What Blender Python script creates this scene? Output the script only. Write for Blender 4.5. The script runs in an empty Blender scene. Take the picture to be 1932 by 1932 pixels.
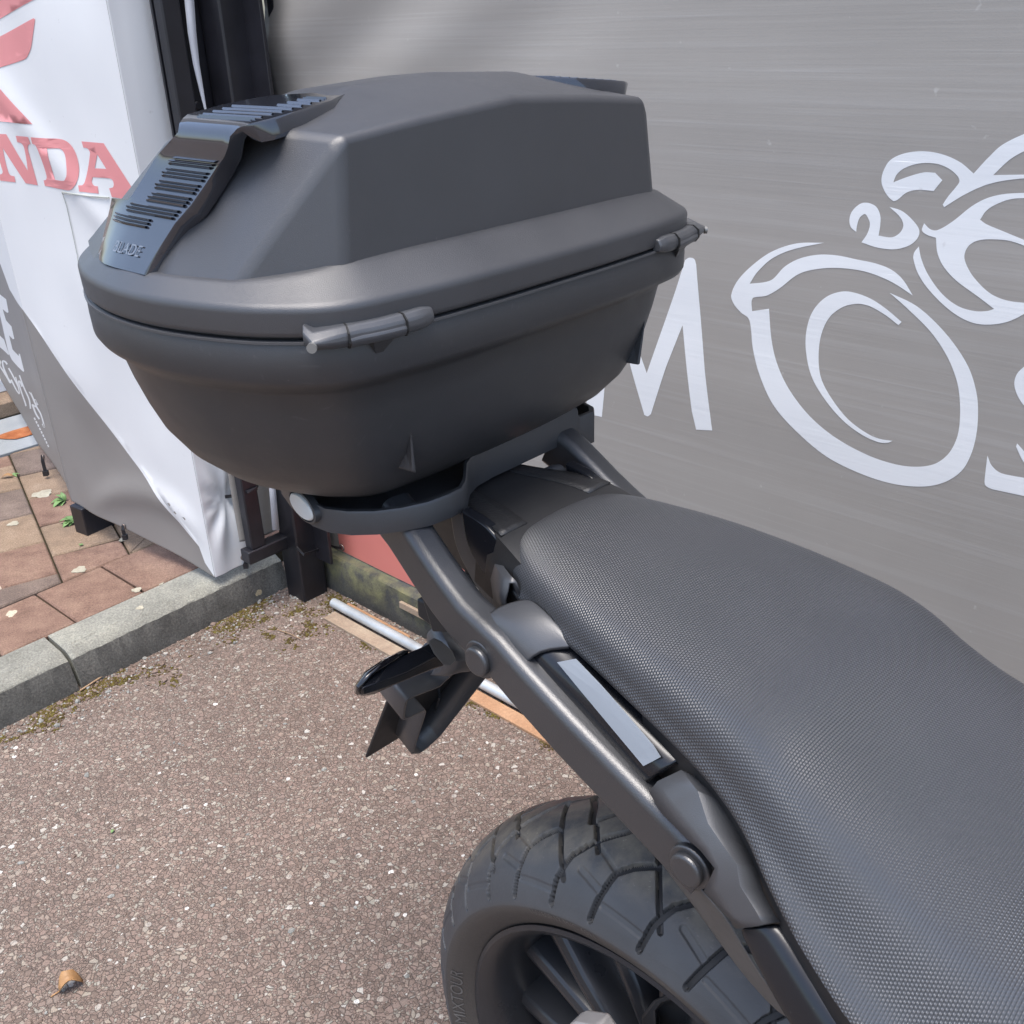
import bpy, bmesh, math, random
from mathutils import Vector, Matrix, noise, geometry

# ------------------------------------------------------------------ camera, world, sun, exposure
SC = bpy.context.scene
COL = SC.collection
PI = math.pi
R = math.radians
CAM_H, PITCH, ROLL, FOC = 1.25, R(26.4), R(-1.95), 1875.0      # FOC: focal length for a picture 1932 wide
cam_d = bpy.data.cameras.new('camera')
cam_d.sensor_width = 36.0
cam_d.lens = 36.0 * FOC / 1932.0
cam_d.clip_start, cam_d.clip_end = 0.02, 400.0
cam = bpy.data.objects.new('camera', cam_d)
COL.objects.link(cam)
cam.matrix_world = Matrix.Translation((0, 0, CAM_H)) @ Matrix.Rotation(PI / 2 - PITCH, 4, 'X') @ Matrix.Rotation(ROLL, 4, 'Z')
SC.camera = cam

SUN_EL, SUN_AZ = R(78), R(-150)            # azimuth from the camera heading, clockwise
world = bpy.data.worlds.new('World')
SC.world = world
world.use_nodes = True
wn = world.node_tree
sky = wn.nodes.new('ShaderNodeTexSky')
sky.sky_type = 'NISHITA'
sky.sun_disc = False
sky.sun_elevation = SUN_EL
sky.sun_rotation = SUN_AZ
sky.air_density = 1.0
sky.dust_density = 3.0
sky.ozone_density = 1.0
bg = wn.nodes['Background']
wn.links.new(sky.outputs[0], bg.inputs[0])
bg.inputs[1].default_value = 0.15
sun_d = bpy.data.lights.new('sun', 'SUN')
sun_d.energy = 1.5
sun_d.angle = R(32)
sun_d.color = (1.0, 0.975, 0.94)
sun = bpy.data.objects.new('sun', sun_d)
COL.objects.link(sun)
sdir = Vector((math.sin(SUN_AZ) * math.cos(SUN_EL), math.cos(SUN_AZ) * math.cos(SUN_EL), math.sin(SUN_EL)))
sun.rotation_euler = (-sdir).to_track_quat('-Z', 'Y').to_euler()
sun.location = sdir * 20
SC.view_settings.view_transform = 'Standard'
SC.view_settings.look = 'None'
SC.view_settings.gamma = 1.0
SC.view_settings.use_curve_mapping = False
SC.view_settings.exposure = 1.27
SC.render.engine = 'CYCLES'
SC.cycles.max_bounces = 8
SC.cycles.use_denoising = True
random.seed(5)

# ------------------------------------------------------------------ survey helpers: sight lines met with real planes
_s, _c = math.sin(PITCH), math.cos(PITCH)
_cr, _sr = math.cos(ROLL), math.sin(ROLL)
EYE = Vector((0, 0, CAM_H))

def sight(x, y):
    X, Y = (x - 966.0) / FOC, (y - 966.0) / FOC
    xc, yc = X * _cr + Y * _sr, -X * _sr + Y * _cr
    return Vector((xc, _c - _s * yc, -(_s + _c * yc)))

def on_z(x, y, z):
    r = sight(x, y)
    return EYE + r * ((z - CAM_H) / r.z)

def on_plane(x, y, p, n):
    r = sight(x, y)
    return EYE + r * ((p - EYE).dot(n) / r.dot(n))

def crop(ox, oy, size, w=1932.0):          # coordinates read off an enlarged part of the survey photograph
    k = size / w
    return lambda x, y: ((ox + k * x) * 0.645722, (oy + k * y) * 0.645722)

# motorcycle frame: a forward, b to its left, z up; origin under the rear axle
BO = Vector((0.149, 0.602, 0))
_A = R(135.9)
HA = Vector((math.sin(_A), math.cos(_A), 0))
HB = Vector((-HA.y, HA.x, 0))
UP = Vector((0, 0, 1))

def bk(a, b, z):
    return BO + HA * a + HB * b + UP * z

def at_b(x, y, b):
    return on_plane(x, y, BO + HB * b, HB)

def at_a(x, y, a):
    return on_plane(x, y, BO + HA * a, HA)

# luggage box frame: u forward, v left
XO = bk(-0.3, 0, 0)
_B = R(132.9)
XU = Vector((math.sin(_B), math.cos(_B), 0))
XV = Vector((-XU.y, XU.x, 0))

def bx(u, v, z):
    return XO + XU * u + XV * v + UP * z

# ------------------------------------------------------------------ mesh helpers
class MB:
    def __init__(s):
        s.v, s.f, s.uv, s.m = [], [], {}, {}
    def add(s, vs, fs, mi=0):
        o = len(s.v)
        s.v += [Vector(p) for p in vs]
        for f in fs:
            s.m[len(s.f)] = mi
            s.f.append([i + o for i in f])
        return o
    def hexa(s, p):                        # 8 corners: bottom loop, top loop
        s.add(p, [(3, 2, 1, 0), (4, 5, 6, 7), (0, 1, 5, 4), (1, 2, 6, 5), (2, 3, 7, 6), (3, 0, 4, 7)])
    def box(s, c, ex, ey, ez, hx, hy, hz):
        c = Vector(c)
        q = [c + ex * (sx * hx) + ey * (sy * hy) + ez * (sz * hz) for sz in (-1, 1) for sx, sy in ((-1, -1), (1, -1), (1, 1), (-1, 1))]
        s.hexa(q)
    def prism(s, loop, d):                 # loop of points pushed along d
        n = len(loop)
        vs = list(loop) + [Vector(p) + d for p in loop]
        s.add(vs, [tuple(range(n)), tuple(range(2 * n - 1, n - 1, -1))] + [(i, i + n, (i + 1) % n + n, (i + 1) % n) for i in range(n)])
    def rings(s, rs, closed=True, cap0=False, cap1=False):
        n = len(rs[0])
        vs = [p for r in rs for p in r]
        fs = []
        m = n if closed else n - 1
        for k in range(len(rs) - 1):
            for i in range(m):
                j = (i + 1) % n
                fs.append((k * n + i, k * n + j, (k + 1) * n + j, (k + 1) * n + i))
        if cap0:
            fs.append(tuple(range(n - 1, -1, -1)))
        if cap1:
            fs.append(tuple((len(rs) - 1) * n + i for i in range(n)))
        return s.add(vs, fs)
    def tube(s, path, r, n=10, cap=True, flat=None):
        path = [Vector(p) for p in path]
        rs = []
        for i, p in enumerate(path):
            t = (path[min(i + 1, len(path) - 1)] - path[max(i - 1, 0)]).normalized()
            up = flat if flat is not None else (UP if abs(t.z) < 0.9 else Vector((1, 0, 0)))
            x = t.cross(up).normalized()
            y = x.cross(t).normalized()
            rr = r[i] if isinstance(r, (list, tuple)) else r
            if isinstance(rr, (int, float)):
                rs.append([p + (x * math.cos(2 * PI * k / n) + y * math.sin(2 * PI * k / n)) * rr for k in range(n)])
            else:                          # list of (x, y) section points
                rs.append([p + x * q[0] + y * q[1] for q in rr])
        s.rings(rs, True, cap, cap)

ORIG = {}

def link(name, me, parent=None, loc=(0, 0, 0)):
    o = bpy.data.objects.new(name, me)
    COL.objects.link(o)
    if parent is not None:
        o.parent = parent
        ORIG[o.name] = ORIG[parent.name]
    else:
        o.location = loc
        ORIG[o.name] = Vector(loc)
    return o

def obj(name, mb, mat, parent=None, smooth=35, bevel=0.0, seg=2, sub=0, kind=None, label=None, solid=0.0, recalc=True, bang=30):
    vs = mb.v
    if parent is not None:
        o0 = ORIG[parent.name]
    else:
        xs, ys, zs = [p.x for p in vs], [p.y for p in vs], [p.z for p in vs]
        o0 = Vector(((min(xs) + max(xs)) / 2, (min(ys) + max(ys)) / 2, min(zs)))
    me = bpy.data.meshes.new(name)
    me.from_pydata([p - o0 for p in vs], [], mb.f)
    mats = mat if isinstance(mat, (list, tuple)) else [mat]
    for m in mats:
        me.materials.append(m)
    if len(mats) > 1:
        for i, p in enumerate(me.polygons):
            p.material_index = mb.m.get(i, 0)
    if mb.uv:
        ul = me.uv_layers.new(name='UVMap')
        for lp in me.loops:
            ul.data[lp.index].uv = mb.uv.get(lp.vertex_index, (0, 0))
    if recalc:
        b = bmesh.new()
        b.from_mesh(me)
        bmesh.ops.recalc_face_normals(b, faces=b.faces)
        b.to_mesh(me)
        b.free()
    if smooth:
        for p in me.polygons:
            p.use_smooth = True
    o = link(name, me, parent, o0)
    if solid:
        md = o.modifiers.new('thick', 'SOLIDIFY')
        md.thickness = abs(solid)
        md.offset = 0 if solid > 0 else -1
    if bevel:
        md = o.modifiers.new('edge', 'BEVEL')
        md.width = bevel
        md.segments = seg
        md.limit_method = 'ANGLE'
        md.angle_limit = R(bang)
        md.harden_normals = False
        if smooth:
            wn_ = o.modifiers.new('flat', 'WEIGHTED_NORMAL')
            wn_.weight = 60
            wn_.keep_sharp = True
    if sub:
        md = o.modifiers.new('round', 'SUBSURF')
        md.levels = md.render_levels = sub
    if smooth and smooth < 170:
        try:
            me.set_sharp_from_angle(angle=R(smooth))
        except Exception:
            pass
    if kind:
        o['kind'] = kind
    if label:
        o['label'] = label
    return o

def tag(o, label, cat, group=None):
    o['label'], o['category'] = label, cat
    if group:
        o['group'] = group
    return o

def empty(name, loc):
    o = bpy.data.objects.new(name, None)
    COL.objects.link(o)
    o.location = loc
    o.empty_display_size = 0.05
    ORIG[o.name] = Vector(loc)
    return o

def smooth_loop(pts, closed=True, n=8):
    """Hermite curve through points; a third value 1 marks a corner."""
    P = [Vector((p[0], p[1], 0)) for p in pts]
    K = [len(p) > 2 and p[2] == 1 for p in pts]
    N = len(P)
    out = []
    for i in range(N if closed else N - 1):
        j = (i + 1) % N
        a, b = P[i], P[j]
        pa = P[i - 1] if (closed or i > 0) else a
        pb = P[(j + 1) % N] if (closed or j < N - 1) else b
        L = (b - a).length
        def tan(q0, q1, q2):
            l0, l1 = (q1 - q0).length, (q2 - q1).length
            if l0 + l1 < 1e-9:
                return Vector((0, 0, 0))
            return (q2 - q0) / (l0 + l1)
        ma = (b - a) / max(L, 1e-9) if K[i] else tan(pa, a, b)
        mb_ = (b - a) / max(L, 1e-9) if K[j] else tan(a, b, pb)
        k = 1 if (K[i] and K[j]) else n
        for q in range(k):
            t = q / k
            t2, t3 = t * t, t * t * t
            out.append(a * (2 * t3 - 3 * t2 + 1) + ma * L * (t3 - 2 * t2 + t) + b * (-2 * t3 + 3 * t2) + mb_ * L * (t3 - t2))
    if not closed:
        out.append(P[-1])
    return [(p.x, p.y) for p in out]

def catmull(vals, t):
    """value list [(x, y...)], interpolated smoothly at x=t"""
    n = len(vals)
    if t <= vals[0][0]:
        return list(vals[0][1:])
    if t >= vals[-1][0]:
        return list(vals[-1][1:])
    for i in range(n - 1):
        if vals[i][0] <= t <= vals[i + 1][0]:
            break
    x0, x1 = vals[i][0], vals[i + 1][0]
    h = x1 - x0
    q = (t - x0) / h
    out = []
    for c in range(1, len(vals[0])):
        y0, y1 = vals[i][c], vals[i + 1][c]
        d0 = (y1 - vals[i - 1][c]) / (x1 - vals[i - 1][0]) if i > 0 else (y1 - y0) / h
        d1 = (vals[i + 2][c] - y0) / (vals[i + 2][0] - x0) if i < n - 2 else (y1 - y0) / h
        out.append(y0 * (2 * q**3 - 3 * q**2 + 1) + d0 * h * (q**3 - 2 * q**2 + q) + y1 * (-2 * q**3 + 3 * q**2) + d1 * h * (q**3 - q**2))
    return out

# ------------------------------------------------------------------ materials
def nodes(name):
    m = bpy.data.materials.new(name)
    m.use_nodes = True
    t = m.node_tree
    return m, t, t.nodes['Principled BSDF'], t.nodes.new, t.links.new

def noise_node(t, scale, detail=4, rough=0.55, vec=None, lnk=None):
    n = t.nodes.new('ShaderNodeTexNoise')
    n.inputs['Scale'].default_value = scale
    n.inputs['Detail'].default_value = detail
    n.inputs['Roughness'].default_value = rough
    if vec is not None:
        t.links.new(vec, n.inputs['Vector'])
    return n

def ramp(t, src, stops):
    r = t.nodes.new('ShaderNodeValToRGB')
    el = r.color_ramp.elements
    el[0].position, el[0].color = stops[0][0], (*stops[0][1], 1)
    el[1].position, el[1].color = stops[-1][0], (*stops[-1][1], 1)
    for p, c in stops[1:-1]:
        e = el.new(p)
        e.color = (*c, 1)
    t.links.new(src, r.inputs[0])
    return r

def mixc(t, fac, a, b, mode='MIX'):
    m = t.nodes.new('ShaderNodeMix')
    m.data_type = 'RGBA'
    m.blend_type = mode
    for k, v in ((0, fac), (6, a), (7, b)):
        if isinstance(v, (int, float)):
            m.inputs[k].default_value = v
        elif isinstance(v, tuple):
            m.inputs[k].default_value = (*v, 1)
        else:
            t.links.new(v, m.inputs[k])
    return m.outputs[2]

def math_n(t, op, a, b=0.0, c=None):
    m = t.nodes.new('ShaderNodeMath')
    m.operation = op
    for k, v in enumerate((a, b) if c is None else (a, b, c)):
        if isinstance(v, (int, float)):
            m.inputs[k].default_value = v
        else:
            t.links.new(v, m.inputs[k])
    return m.outputs[0]

def bump(t, bsdf, h, strength, dist, prev=None):
    b = t.nodes.new('ShaderNodeBump')
    b.inputs['Strength'].default_value = strength
    b.inputs['Distance'].default_value = dist
    t.links.new(h, b.inputs['Height'])
    if prev is not None:
        t.links.new(prev, b.inputs['Normal'])
    if bsdf is not None:
        t.links.new(b.outputs[0], bsdf.inputs['Normal'])
    return b.outputs[0]

def coords(t, kind='Object', scale=(1, 1, 1), rot=(0, 0, 0)):
    tc = t.nodes.new('ShaderNodeTexCoord')
    mp = t.nodes.new('ShaderNodeMapping')
    mp.inputs['Scale'].default_value = scale
    mp.inputs['Rotation'].default_value = rot
    t.links.new(tc.outputs[kind], mp.inputs['Vector'])
    return mp.outputs[0]

def plastic(name, base, rough, grain=0.0, gscale=900, var=0.25, spec=0.5, dust=0.0, metal=0.0, scratch=0.0, coat=0.0):
    m, t, b, N, L = nodes(name)
    v = coords(t)
    n1 = noise_node(t, 9, 5, 0.6, v)
    dark = tuple(c * (1 - var) for c in base)
    lite = tuple(min(1, c * (1 + var)) for c in base)
    col = ramp(t, n1.outputs[0], [(0.3, dark), (0.7, lite)]).outputs[0]
    if dust:
        n2 = noise_node(t, 340, 3, 0.7, v)
        f = ramp(t, n2.outputs[0], [(0.70, (0, 0, 0)), (0.76, (dust, dust, dust))])
        col = mixc(t, f.outputs[0], col, (0.42, 0.40, 0.37))
    if scratch:
        w = noise_node(t, 60, 2, 0.5, coords(t, 'Object', (0.6, 9, 2.2), (0.3, 0.2, 0.6)))
        f = ramp(t, w.outputs[0], [(0.66, (0, 0, 0)), (0.72, (scratch,) * 3)])
        col = mixc(t, f.outputs[0], col, (0.16, 0.16, 0.16))
    L(col, b.inputs['Base Color'])
    n3 = noise_node(t, 22, 4, 0.6, v)
    rr = ramp(t, n3.outputs[0], [(0.25, (rough * 0.86,) * 3), (0.8, (min(1, rough * 1.14),) * 3)])
    L(rr.outputs[0], b.inputs['Roughness'])
    b.inputs['Metallic'].default_value = metal
    b.inputs['Specular IOR Level'].default_value = spec
    if coat:
        b.inputs['Coat Weight'].default_value = coat
        b.inputs['Coat Roughness'].default_value = 0.06
    if grain:
        g = noise_node(t, gscale, 2, 0.5, v)
        bump(t, b, g.outputs[0], grain, 0.0006)
    return m

M = {}
M['box'] = plastic('box_black_plastic', (0.034, 0.035, 0.039), 0.44, 0.35, 2000, 0.12, 0.95, 0.12)
M['box_low'] = plastic('box_base_plastic', (0.026, 0.027, 0.030), 0.45, 0.35, 2000, 0.12, 0.8, 0.22, scratch=0.10)
M['plate'] = plastic('tray_black_plastic', (0.030, 0.031, 0.034), 0.45, 0.3, 1200, 0.2, 0.8, 0.15)
M['gap'] = plastic('rubber_gap', (0.006, 0.006, 0.006), 0.7)
M['rail'] = plastic('satin_black_paint', (0.028, 0.029, 0.032), 0.34, 0.35, 1300, 0.1, 0.95, 0.1)
M['matt'] = plastic('matt_grey_plastic', (0.048, 0.050, 0.055), 0.42, 0.2, 1200, 0.12, 0.85, 0.12)
M['gloss'] = plastic('gloss_black', (0.009, 0.010, 0.013), 0.22, 0, 1, 0.1, 0.5, 0.15)
M['dull'] = plastic('dull_black_plastic', (0.020, 0.020, 0.021), 0.5, 0.15, 900, 0.2, 0.4, 0.25)
M['cast'] = plastic('cast_wheel_black', (0.022, 0.023, 0.026), 0.30, 0.1, 900, 0.15, 0.5, 0.15)
M['strip'] = plastic('silver_sticker', (0.235, 0.262, 0.295), 0.5, 0.05, 900, 0.03, 0.4)
M['screw'] = plastic('screw_steel', (0.22, 0.22, 0.21), 0.4, metal=0.4)
M['silver'] = plastic('silver_badge', (0.55, 0.55, 0.52), 0.35, 0, 1, 0.08)
M['white_mark'] = plastic('white_lettering', (0.55, 0.55, 0.52), 0.5)
M['grey_mark'] = plastic('grey_line', (0.10, 0.10, 0.105), 0.5)
M['steel'] = plastic('galvanised_steel', (0.42, 0.45, 0.46), 0.42, 0.2, 500, 0.25, 0.5, 0.2, metal=0.35)
M['alloy'] = plastic('caliper_alloy', (0.35, 0.33, 0.32), 0.45, 0.2, 600, 0.2, metal=0.4)
M['post'] = plastic('black_painted_steel', (0.012, 0.012, 0.016), 0.38, 0.25, 160, 0.4, 0.5, 0.15)
M['tie'] = plastic('cable_tie_nylon', (0.015, 0.015, 0.018), 0.45)
M['leaf_green'] = plastic('weed_green', (0.135, 0.235, 0.075), 0.55, 0.2, 300, 0.25)
M['leaf_dry'] = plastic('dry_leaf', (0.36, 0.20, 0.085), 0.6, 0.4, 120, 0.6)
M['twig'] = plastic('twig', (0.30, 0.20, 0.12), 0.8, 0.3, 200, 0.3)
M['brass'] = plastic('dull_eyelet', (0.20, 0.16, 0.14), 0.45, 0, 1, 0.2, metal=0.5)
def asphalt():
    m, t, b, N, L = nodes('reddish_asphalt')
    v = coords(t)
    w = noise_node(t, 90, 2, 0.5, v)
    warp = N('ShaderNodeVectorMath'); warp.operation = 'MULTIPLY_ADD'
    L(w.outputs['Color'], warp.inputs[0]); warp.inputs[1].default_value = (0.004, 0.004, 0.004); L(v, warp.inputs[2])
    def layer(sc):
        vo = N('ShaderNodeTexVoronoi'); vo.inputs['Scale'].default_value = sc; L(warp.outputs[0], vo.inputs['Vector'])
        ve = N('ShaderNodeTexVoronoi'); ve.feature = 'DISTANCE_TO_EDGE'; ve.inputs['Scale'].default_value = sc; L(warp.outputs[0], ve.inputs['Vector'])
        return vo.outputs['Color'], ve.outputs['Distance']
    c1, d1 = layer(105); c2, d2 = layer(215)
    sel = ramp(t, noise_node(t, 75, 2, 0.5, v).outputs[0], [(0.49, (0, 0, 0)), (0.51, (1, 1, 1))])
    ccol = mixc(t, sel.outputs[0], c1, c2)
    dmix = math_n(t, 'ADD', math_n(t, 'MULTIPLY', d1, math_n(t, 'SUBTRACT', 1.0, sel.outputs[0])), math_n(t, 'MULTIPLY', d2, sel.outputs[0]))
    sep = N('ShaderNodeSeparateColor'); L(ccol, sep.inputs[0])
    chip = ramp(t, sep.outputs[0], [(0.0, (0.150, 0.115, 0.095)), (0.28, (0.205, 0.155, 0.128)), (0.5, (0.240, 0.178, 0.150)), (0.66, (0.205, 0.168, 0.142)),
                                    (0.80, (0.275, 0.210, 0.172)), (0.90, (0.28, 0.265, 0.225)), (0.965, (0.31, 0.26, 0.21)), (0.985, (0.38, 0.36, 0.32)), (1.0, (0.48, 0.46, 0.42))])
    big = noise_node(t, 2.2, 5, 0.6, v)
    chip2 = mixc(t, 0.55, chip.outputs[0], ramp(t, big.outputs[0], [(0.25, (0.62, 0.60, 0.58)), (0.75, (1.12, 1.08, 1.05))]).outputs[0], 'MULTIPLY')
    fine = noise_node(t, 420, 3, 0.7, v)
    chip3 = mixc(t, 0.6, chip2, ramp(t, fine.outputs[0], [(0.2, (0.55, 0.55, 0.55)), (0.8, (1.35, 1.35, 1.35))]).outputs[0], 'MULTIPLY')
    edge = ramp(t, dmix, [(0.0, (0, 0, 0)), (0.10, (1, 1, 1))])
    col = mixc(t, edge.outputs[0], (0.100, 0.078, 0.066), chip3)
    # stray pale pebbles
    vp = N('ShaderNodeTexVoronoi'); vp.inputs['Scale'].default_value = 34; L(warp.outputs[0], vp.inputs['Vector'])
    sp = N('ShaderNodeSeparateColor'); L(vp.outputs['Color'], sp.inputs[0])
    pf = math_n(t, 'MULTIPLY', math_n(t, 'LESS_THAN', vp.outputs['Distance'], 0.17), math_n(t, 'GREATER_THAN', sp.outputs[1], 0.80))
    col = mixc(t, pf, col, ramp(t, sp.outputs[2], [(0, (0.30, 0.26, 0.22)), (0.5, (0.45, 0.43, 0.39)), (1, (0.62, 0.60, 0.56))]).outputs[0])
    L(col, b.inputs['Base Color'])
    b.inputs['Roughness'].default_value = 0.82
    b.inputs['Specular IOR Level'].default_value = 0.3
    hh = math_n(t, 'ADD', math_n(t, 'MULTIPLY', edge.outputs[0], 1.0), math_n(t, 'MULTIPLY', sep.outputs[2], 0.9))
    hh = math_n(t, 'ADD', hh, math_n(t, 'MULTIPLY', fine.outputs[0], 0.5))
    bump(t, b, hh, 0.7, 0.0022)
    return m

def stone(name, c0, c1, c2, sc=14, grain=260, blot=(0.62, 0.58, 0.46), blotamt=0.0, rough=0.88, topgreen=None, speck=0.5):
    m, t, b, N, L = nodes(name)
    v = coords(t)
    n1 = noise_node(t, sc, 6, 0.62, v)
    col = ramp(t, n1.outputs[0], [(0.25, c0), (0.5, c1), (0.75, c2)]).outputs[0]
    g = noise_node(t, grain, 3, 0.75, v)
    col = mixc(t, speck, col, ramp(t, g.outputs[0], [(0.25, (0.45, 0.45, 0.45)), (0.55, (1.0, 1.0, 1.0)), (0.8, (1.7, 1.65, 1.6))]).outputs[0], 'MULTIPLY')
    if blotamt:
        vo = N('ShaderNodeTexVoronoi'); vo.inputs['Scale'].default_value = 11
        wn_ = noise_node(t, 30, 3, 0.6, v)
        wv = N('ShaderNodeVectorMath'); wv.operation = 'MULTIPLY_ADD'
        L(wn_.outputs['Color'], wv.inputs[0]); wv.inputs[1].default_value = (0.03,) * 3; L(v, wv.inputs[2])
        L(wv.outputs[0], vo.inputs['Vector'])
        s_ = N('ShaderNodeSeparateColor'); L(vo.outputs['Color'], s_.inputs[0])
        rad = math_n(t, 'MULTIPLY', s_.outputs[1], 0.24)
        f = math_n(t, 'MULTIPLY', math_n(t, 'LESS_THAN', vo.outputs['Distance'], rad), math_n(t, 'GREATER_THAN', s_.outputs[0], 1 - blotamt))
        f = math_n(t, 'MULTIPLY', f, ramp(t, g.outputs[0], [(0.3, (0.35,) * 3), (0.5, (0.95,) * 3)]).outputs[0])
        col = mixc(t, f, col, blot)
    if topgreen:
        tc = N('ShaderNodeTexCoord'); sx = N('ShaderNodeSeparateXYZ'); L(tc.outputs['Object'], sx.inputs[0])
        n2 = noise_node(t, 18, 5, 0.65, v)
        f = math_n(t, 'MULTIPLY', ramp(t, sx.outputs[2], [(topgreen[0], (0, 0, 0)), (topgreen[1], (1, 1, 1))]).outputs[0], ramp(t, n2.outputs[0], [(0.38, (0, 0, 0)), (0.62, (0.9,) * 3)]).outputs[0])
        col = mixc(t, f, col, topgreen[2])
    L(col, b.inputs['Base Color'])
    b.inputs['Roughness'].default_value = rough
    b.inputs['Specular IOR Level'].default_value = 0.25
    h = math_n(t, 'ADD', math_n(t, 'MULTIPLY', g.outputs[0], 0.7), math_n(t, 'MULTIPLY', n1.outputs[0], 0.6))
    bump(t, b, h, 0.7, 0.003)
    return m

def fabric(name, base, streak=0.0, dirt=0.15, rough=0.5, trans=0.0, tint=None, sdir=(1, 1, 60), bstr=0.25, edge_grime=None):
    """printed PVC banner; streak = sheen of fine horizontal tension lines, put into the colour"""
    m, t, b, N, L = nodes(name)
    v = coords(t)
    n1 = noise_node(t, 3.0, 5, 0.6, v)
    d = tuple(c * (1 - dirt) for c in base)
    col = ramp(t, n1.outputs[0], [(0.3, d), (0.7, base)]).outputs[0]
    n2 = noise_node(t, 1.0, 4, 0.65, coords(t, 'Object', sdir))
    n3 = noise_node(t, 1.0, 3, 0.6, coords(t, 'Object', (sdir[0] * 3, sdir[1] * 3, sdir[2] * 3.6)))
    if streak:
        f = ramp(t, n2.outputs[0], [(0.50, (0, 0, 0)), (0.76, (streak,) * 3)])  # sheen along the tension lines, mixed into the base colour
        col = mixc(t, f.outputs[0], col, tint or (0.62, 0.62, 0.62))
        f2 = ramp(t, n3.outputs[0], [(0.56, (0, 0, 0)), (0.74, (streak * 0.8,) * 3)])
        col = mixc(t, f2.outputs[0], col, tint or (0.62, 0.62, 0.62))
    sp = noise_node(t, 38, 3, 0.6, v)
    f = ramp(t, sp.outputs[0], [(0.71, (0, 0, 0)), (0.78, (0.30,) * 3)])
    col = mixc(t, f.outputs[0], col, (0.75, 0.74, 0.72) if base[0] < 0.5 else (0.32, 0.30, 0.28))
    L(col, b.inputs['Base Color'])
    b.inputs['Roughness'].default_value = rough
    b.inputs['Specular IOR Level'].default_value = 0.45
    hh = math_n(t, 'ADD', n2.outputs[0], math_n(t, 'MULTIPLY', n3.outputs[0], 0.6))
    weave = noise_node(t, 700, 2, 0.5, v)
    nn = bump(t, None, hh, bstr, 0.006)
    bump(t, b, weave.outputs[0], 0.10, 0.001, nn)
    if trans:
        tr = N('ShaderNodeBsdfTranslucent')
        L(col, tr.inputs[0])
        mx = N('ShaderNodeMixShader'); mx.inputs[0].default_value = trans
        L(b.outputs[0], mx.inputs[1]); L(tr.outputs[0], mx.inputs[2])
        L(mx.outputs[0], t.nodes['Material Output'].inputs[0])
    return m

def seat_cover():
    m, t, b, N, L = nodes('seat_vinyl')
    tc = N('ShaderNodeTexCoord')
    sx = N('ShaderNodeSeparateXYZ'); L(tc.outputs['UV'], sx.inputs[0])
    pit = 2 * PI / 0.0019
    row = math_n(t, 'MULTIPLY', sx.outputs[1], pit)
    shift = math_n(t, 'MULTIPLY', math_n(t, 'GREATER_THAN', math_n(t, 'SINE', math_n(t, 'MULTIPLY', row, 0.5)), 0.0), PI)
    a = math_n(t, 'SINE', math_n(t, 'ADD', math_n(t, 'MULTIPLY', sx.outputs[0], pit * 0.8), shift))
    c = math_n(t, 'COSINE', row)
    h = math_n(t, 'ADD', math_n(t, 'MULTIPLY', a, 0.6), math_n(t, 'MULTIPLY', c, -1.0))
    n = noise_node(t, 7, 4, 0.6, coords(t))
    col = ramp(t, n.outputs[0], [(0.3, (0.036, 0.038, 0.043)), (0.7, (0.046, 0.048, 0.054))]).outputs[0]
    lines = ramp(t, math_n(t, 'MULTIPLY_ADD', h, 0.3, 0.5), [(0.05, (0.62,) * 3), (0.8, (1.12,) * 3)])
    col = mixc(t, 1.0, col, lines.outputs[0], 'MULTIPLY')
    du = noise_node(t, 420, 2, 0.7, coords(t))
    col = mixc(t, ramp(t, du.outputs[0], [(0.73, (0,) * 3), (0.78, (0.3,) * 3)]).outputs[0], col, (0.4, 0.4, 0.4))
    L(col, b.inputs['Base Color'])
    b.inputs['Roughness'].default_value = 0.34
    b.inputs['Specular IOR Level'].default_value = 1.0
    bump(t, b, h, 0.55, 0.0006)
    return m

def tyre_rubber():
    m, t, b, N, L = nodes('tyre_rubber')
    tc = N('ShaderNodeTexCoord')
    sx = N('ShaderNodeSeparateXYZ'); L(tc.outputs['UV'], sx.inputs[0])
    v = coords(t)
    n1 = noise_node(t, 30, 6, 0.65, v)
    side = math_n(t, 'ABSOLUTE', sx.outputs[1])
    wear = math_n(t, 'MULTIPLY', ramp(t, side, [(0.036, (1,) * 3), (0.066, (0,) * 3)]).outputs[0], ramp(t, n1.outputs[0], [(0.36, (0.1,) * 3), (0.6, (0.85,) * 3)]).outputs[0])
    base = ramp(t, noise_node(t, 12, 4, 0.6, v).outputs[0], [(0.3, (0.042, 0.044, 0.048)), (0.7, (0.058, 0.061, 0.066))]).outputs[0]
    col = mixc(t, wear, base, (0.185, 0.162, 0.125))
    sw = ramp(t, side, [(0.098, (0,) * 3), (0.104, (1,) * 3)])
    col = mixc(t, sw.outputs[0], col, (0.050, 0.045, 0.041))
    spk = noise_node(t, 260, 2, 0.6, v)
    col = mixc(t, math_n(t, 'MULTIPLY', ramp(t, spk.outputs[0], [(0.66, (0,) * 3), (0.72, (0.5,) * 3)]).outputs[0], wear), col, (0.36, 0.33, 0.27))
    L(col, b.inputs['Base Color'])
    b.inputs['Roughness'].default_value = 0.52
    b.inputs['Specular IOR Level'].default_value = 0.5
    bump(t, b, noise_node(t, 240, 4, 0.7, v).outputs[0], 0.25, 0.0015)
    return m

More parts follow.
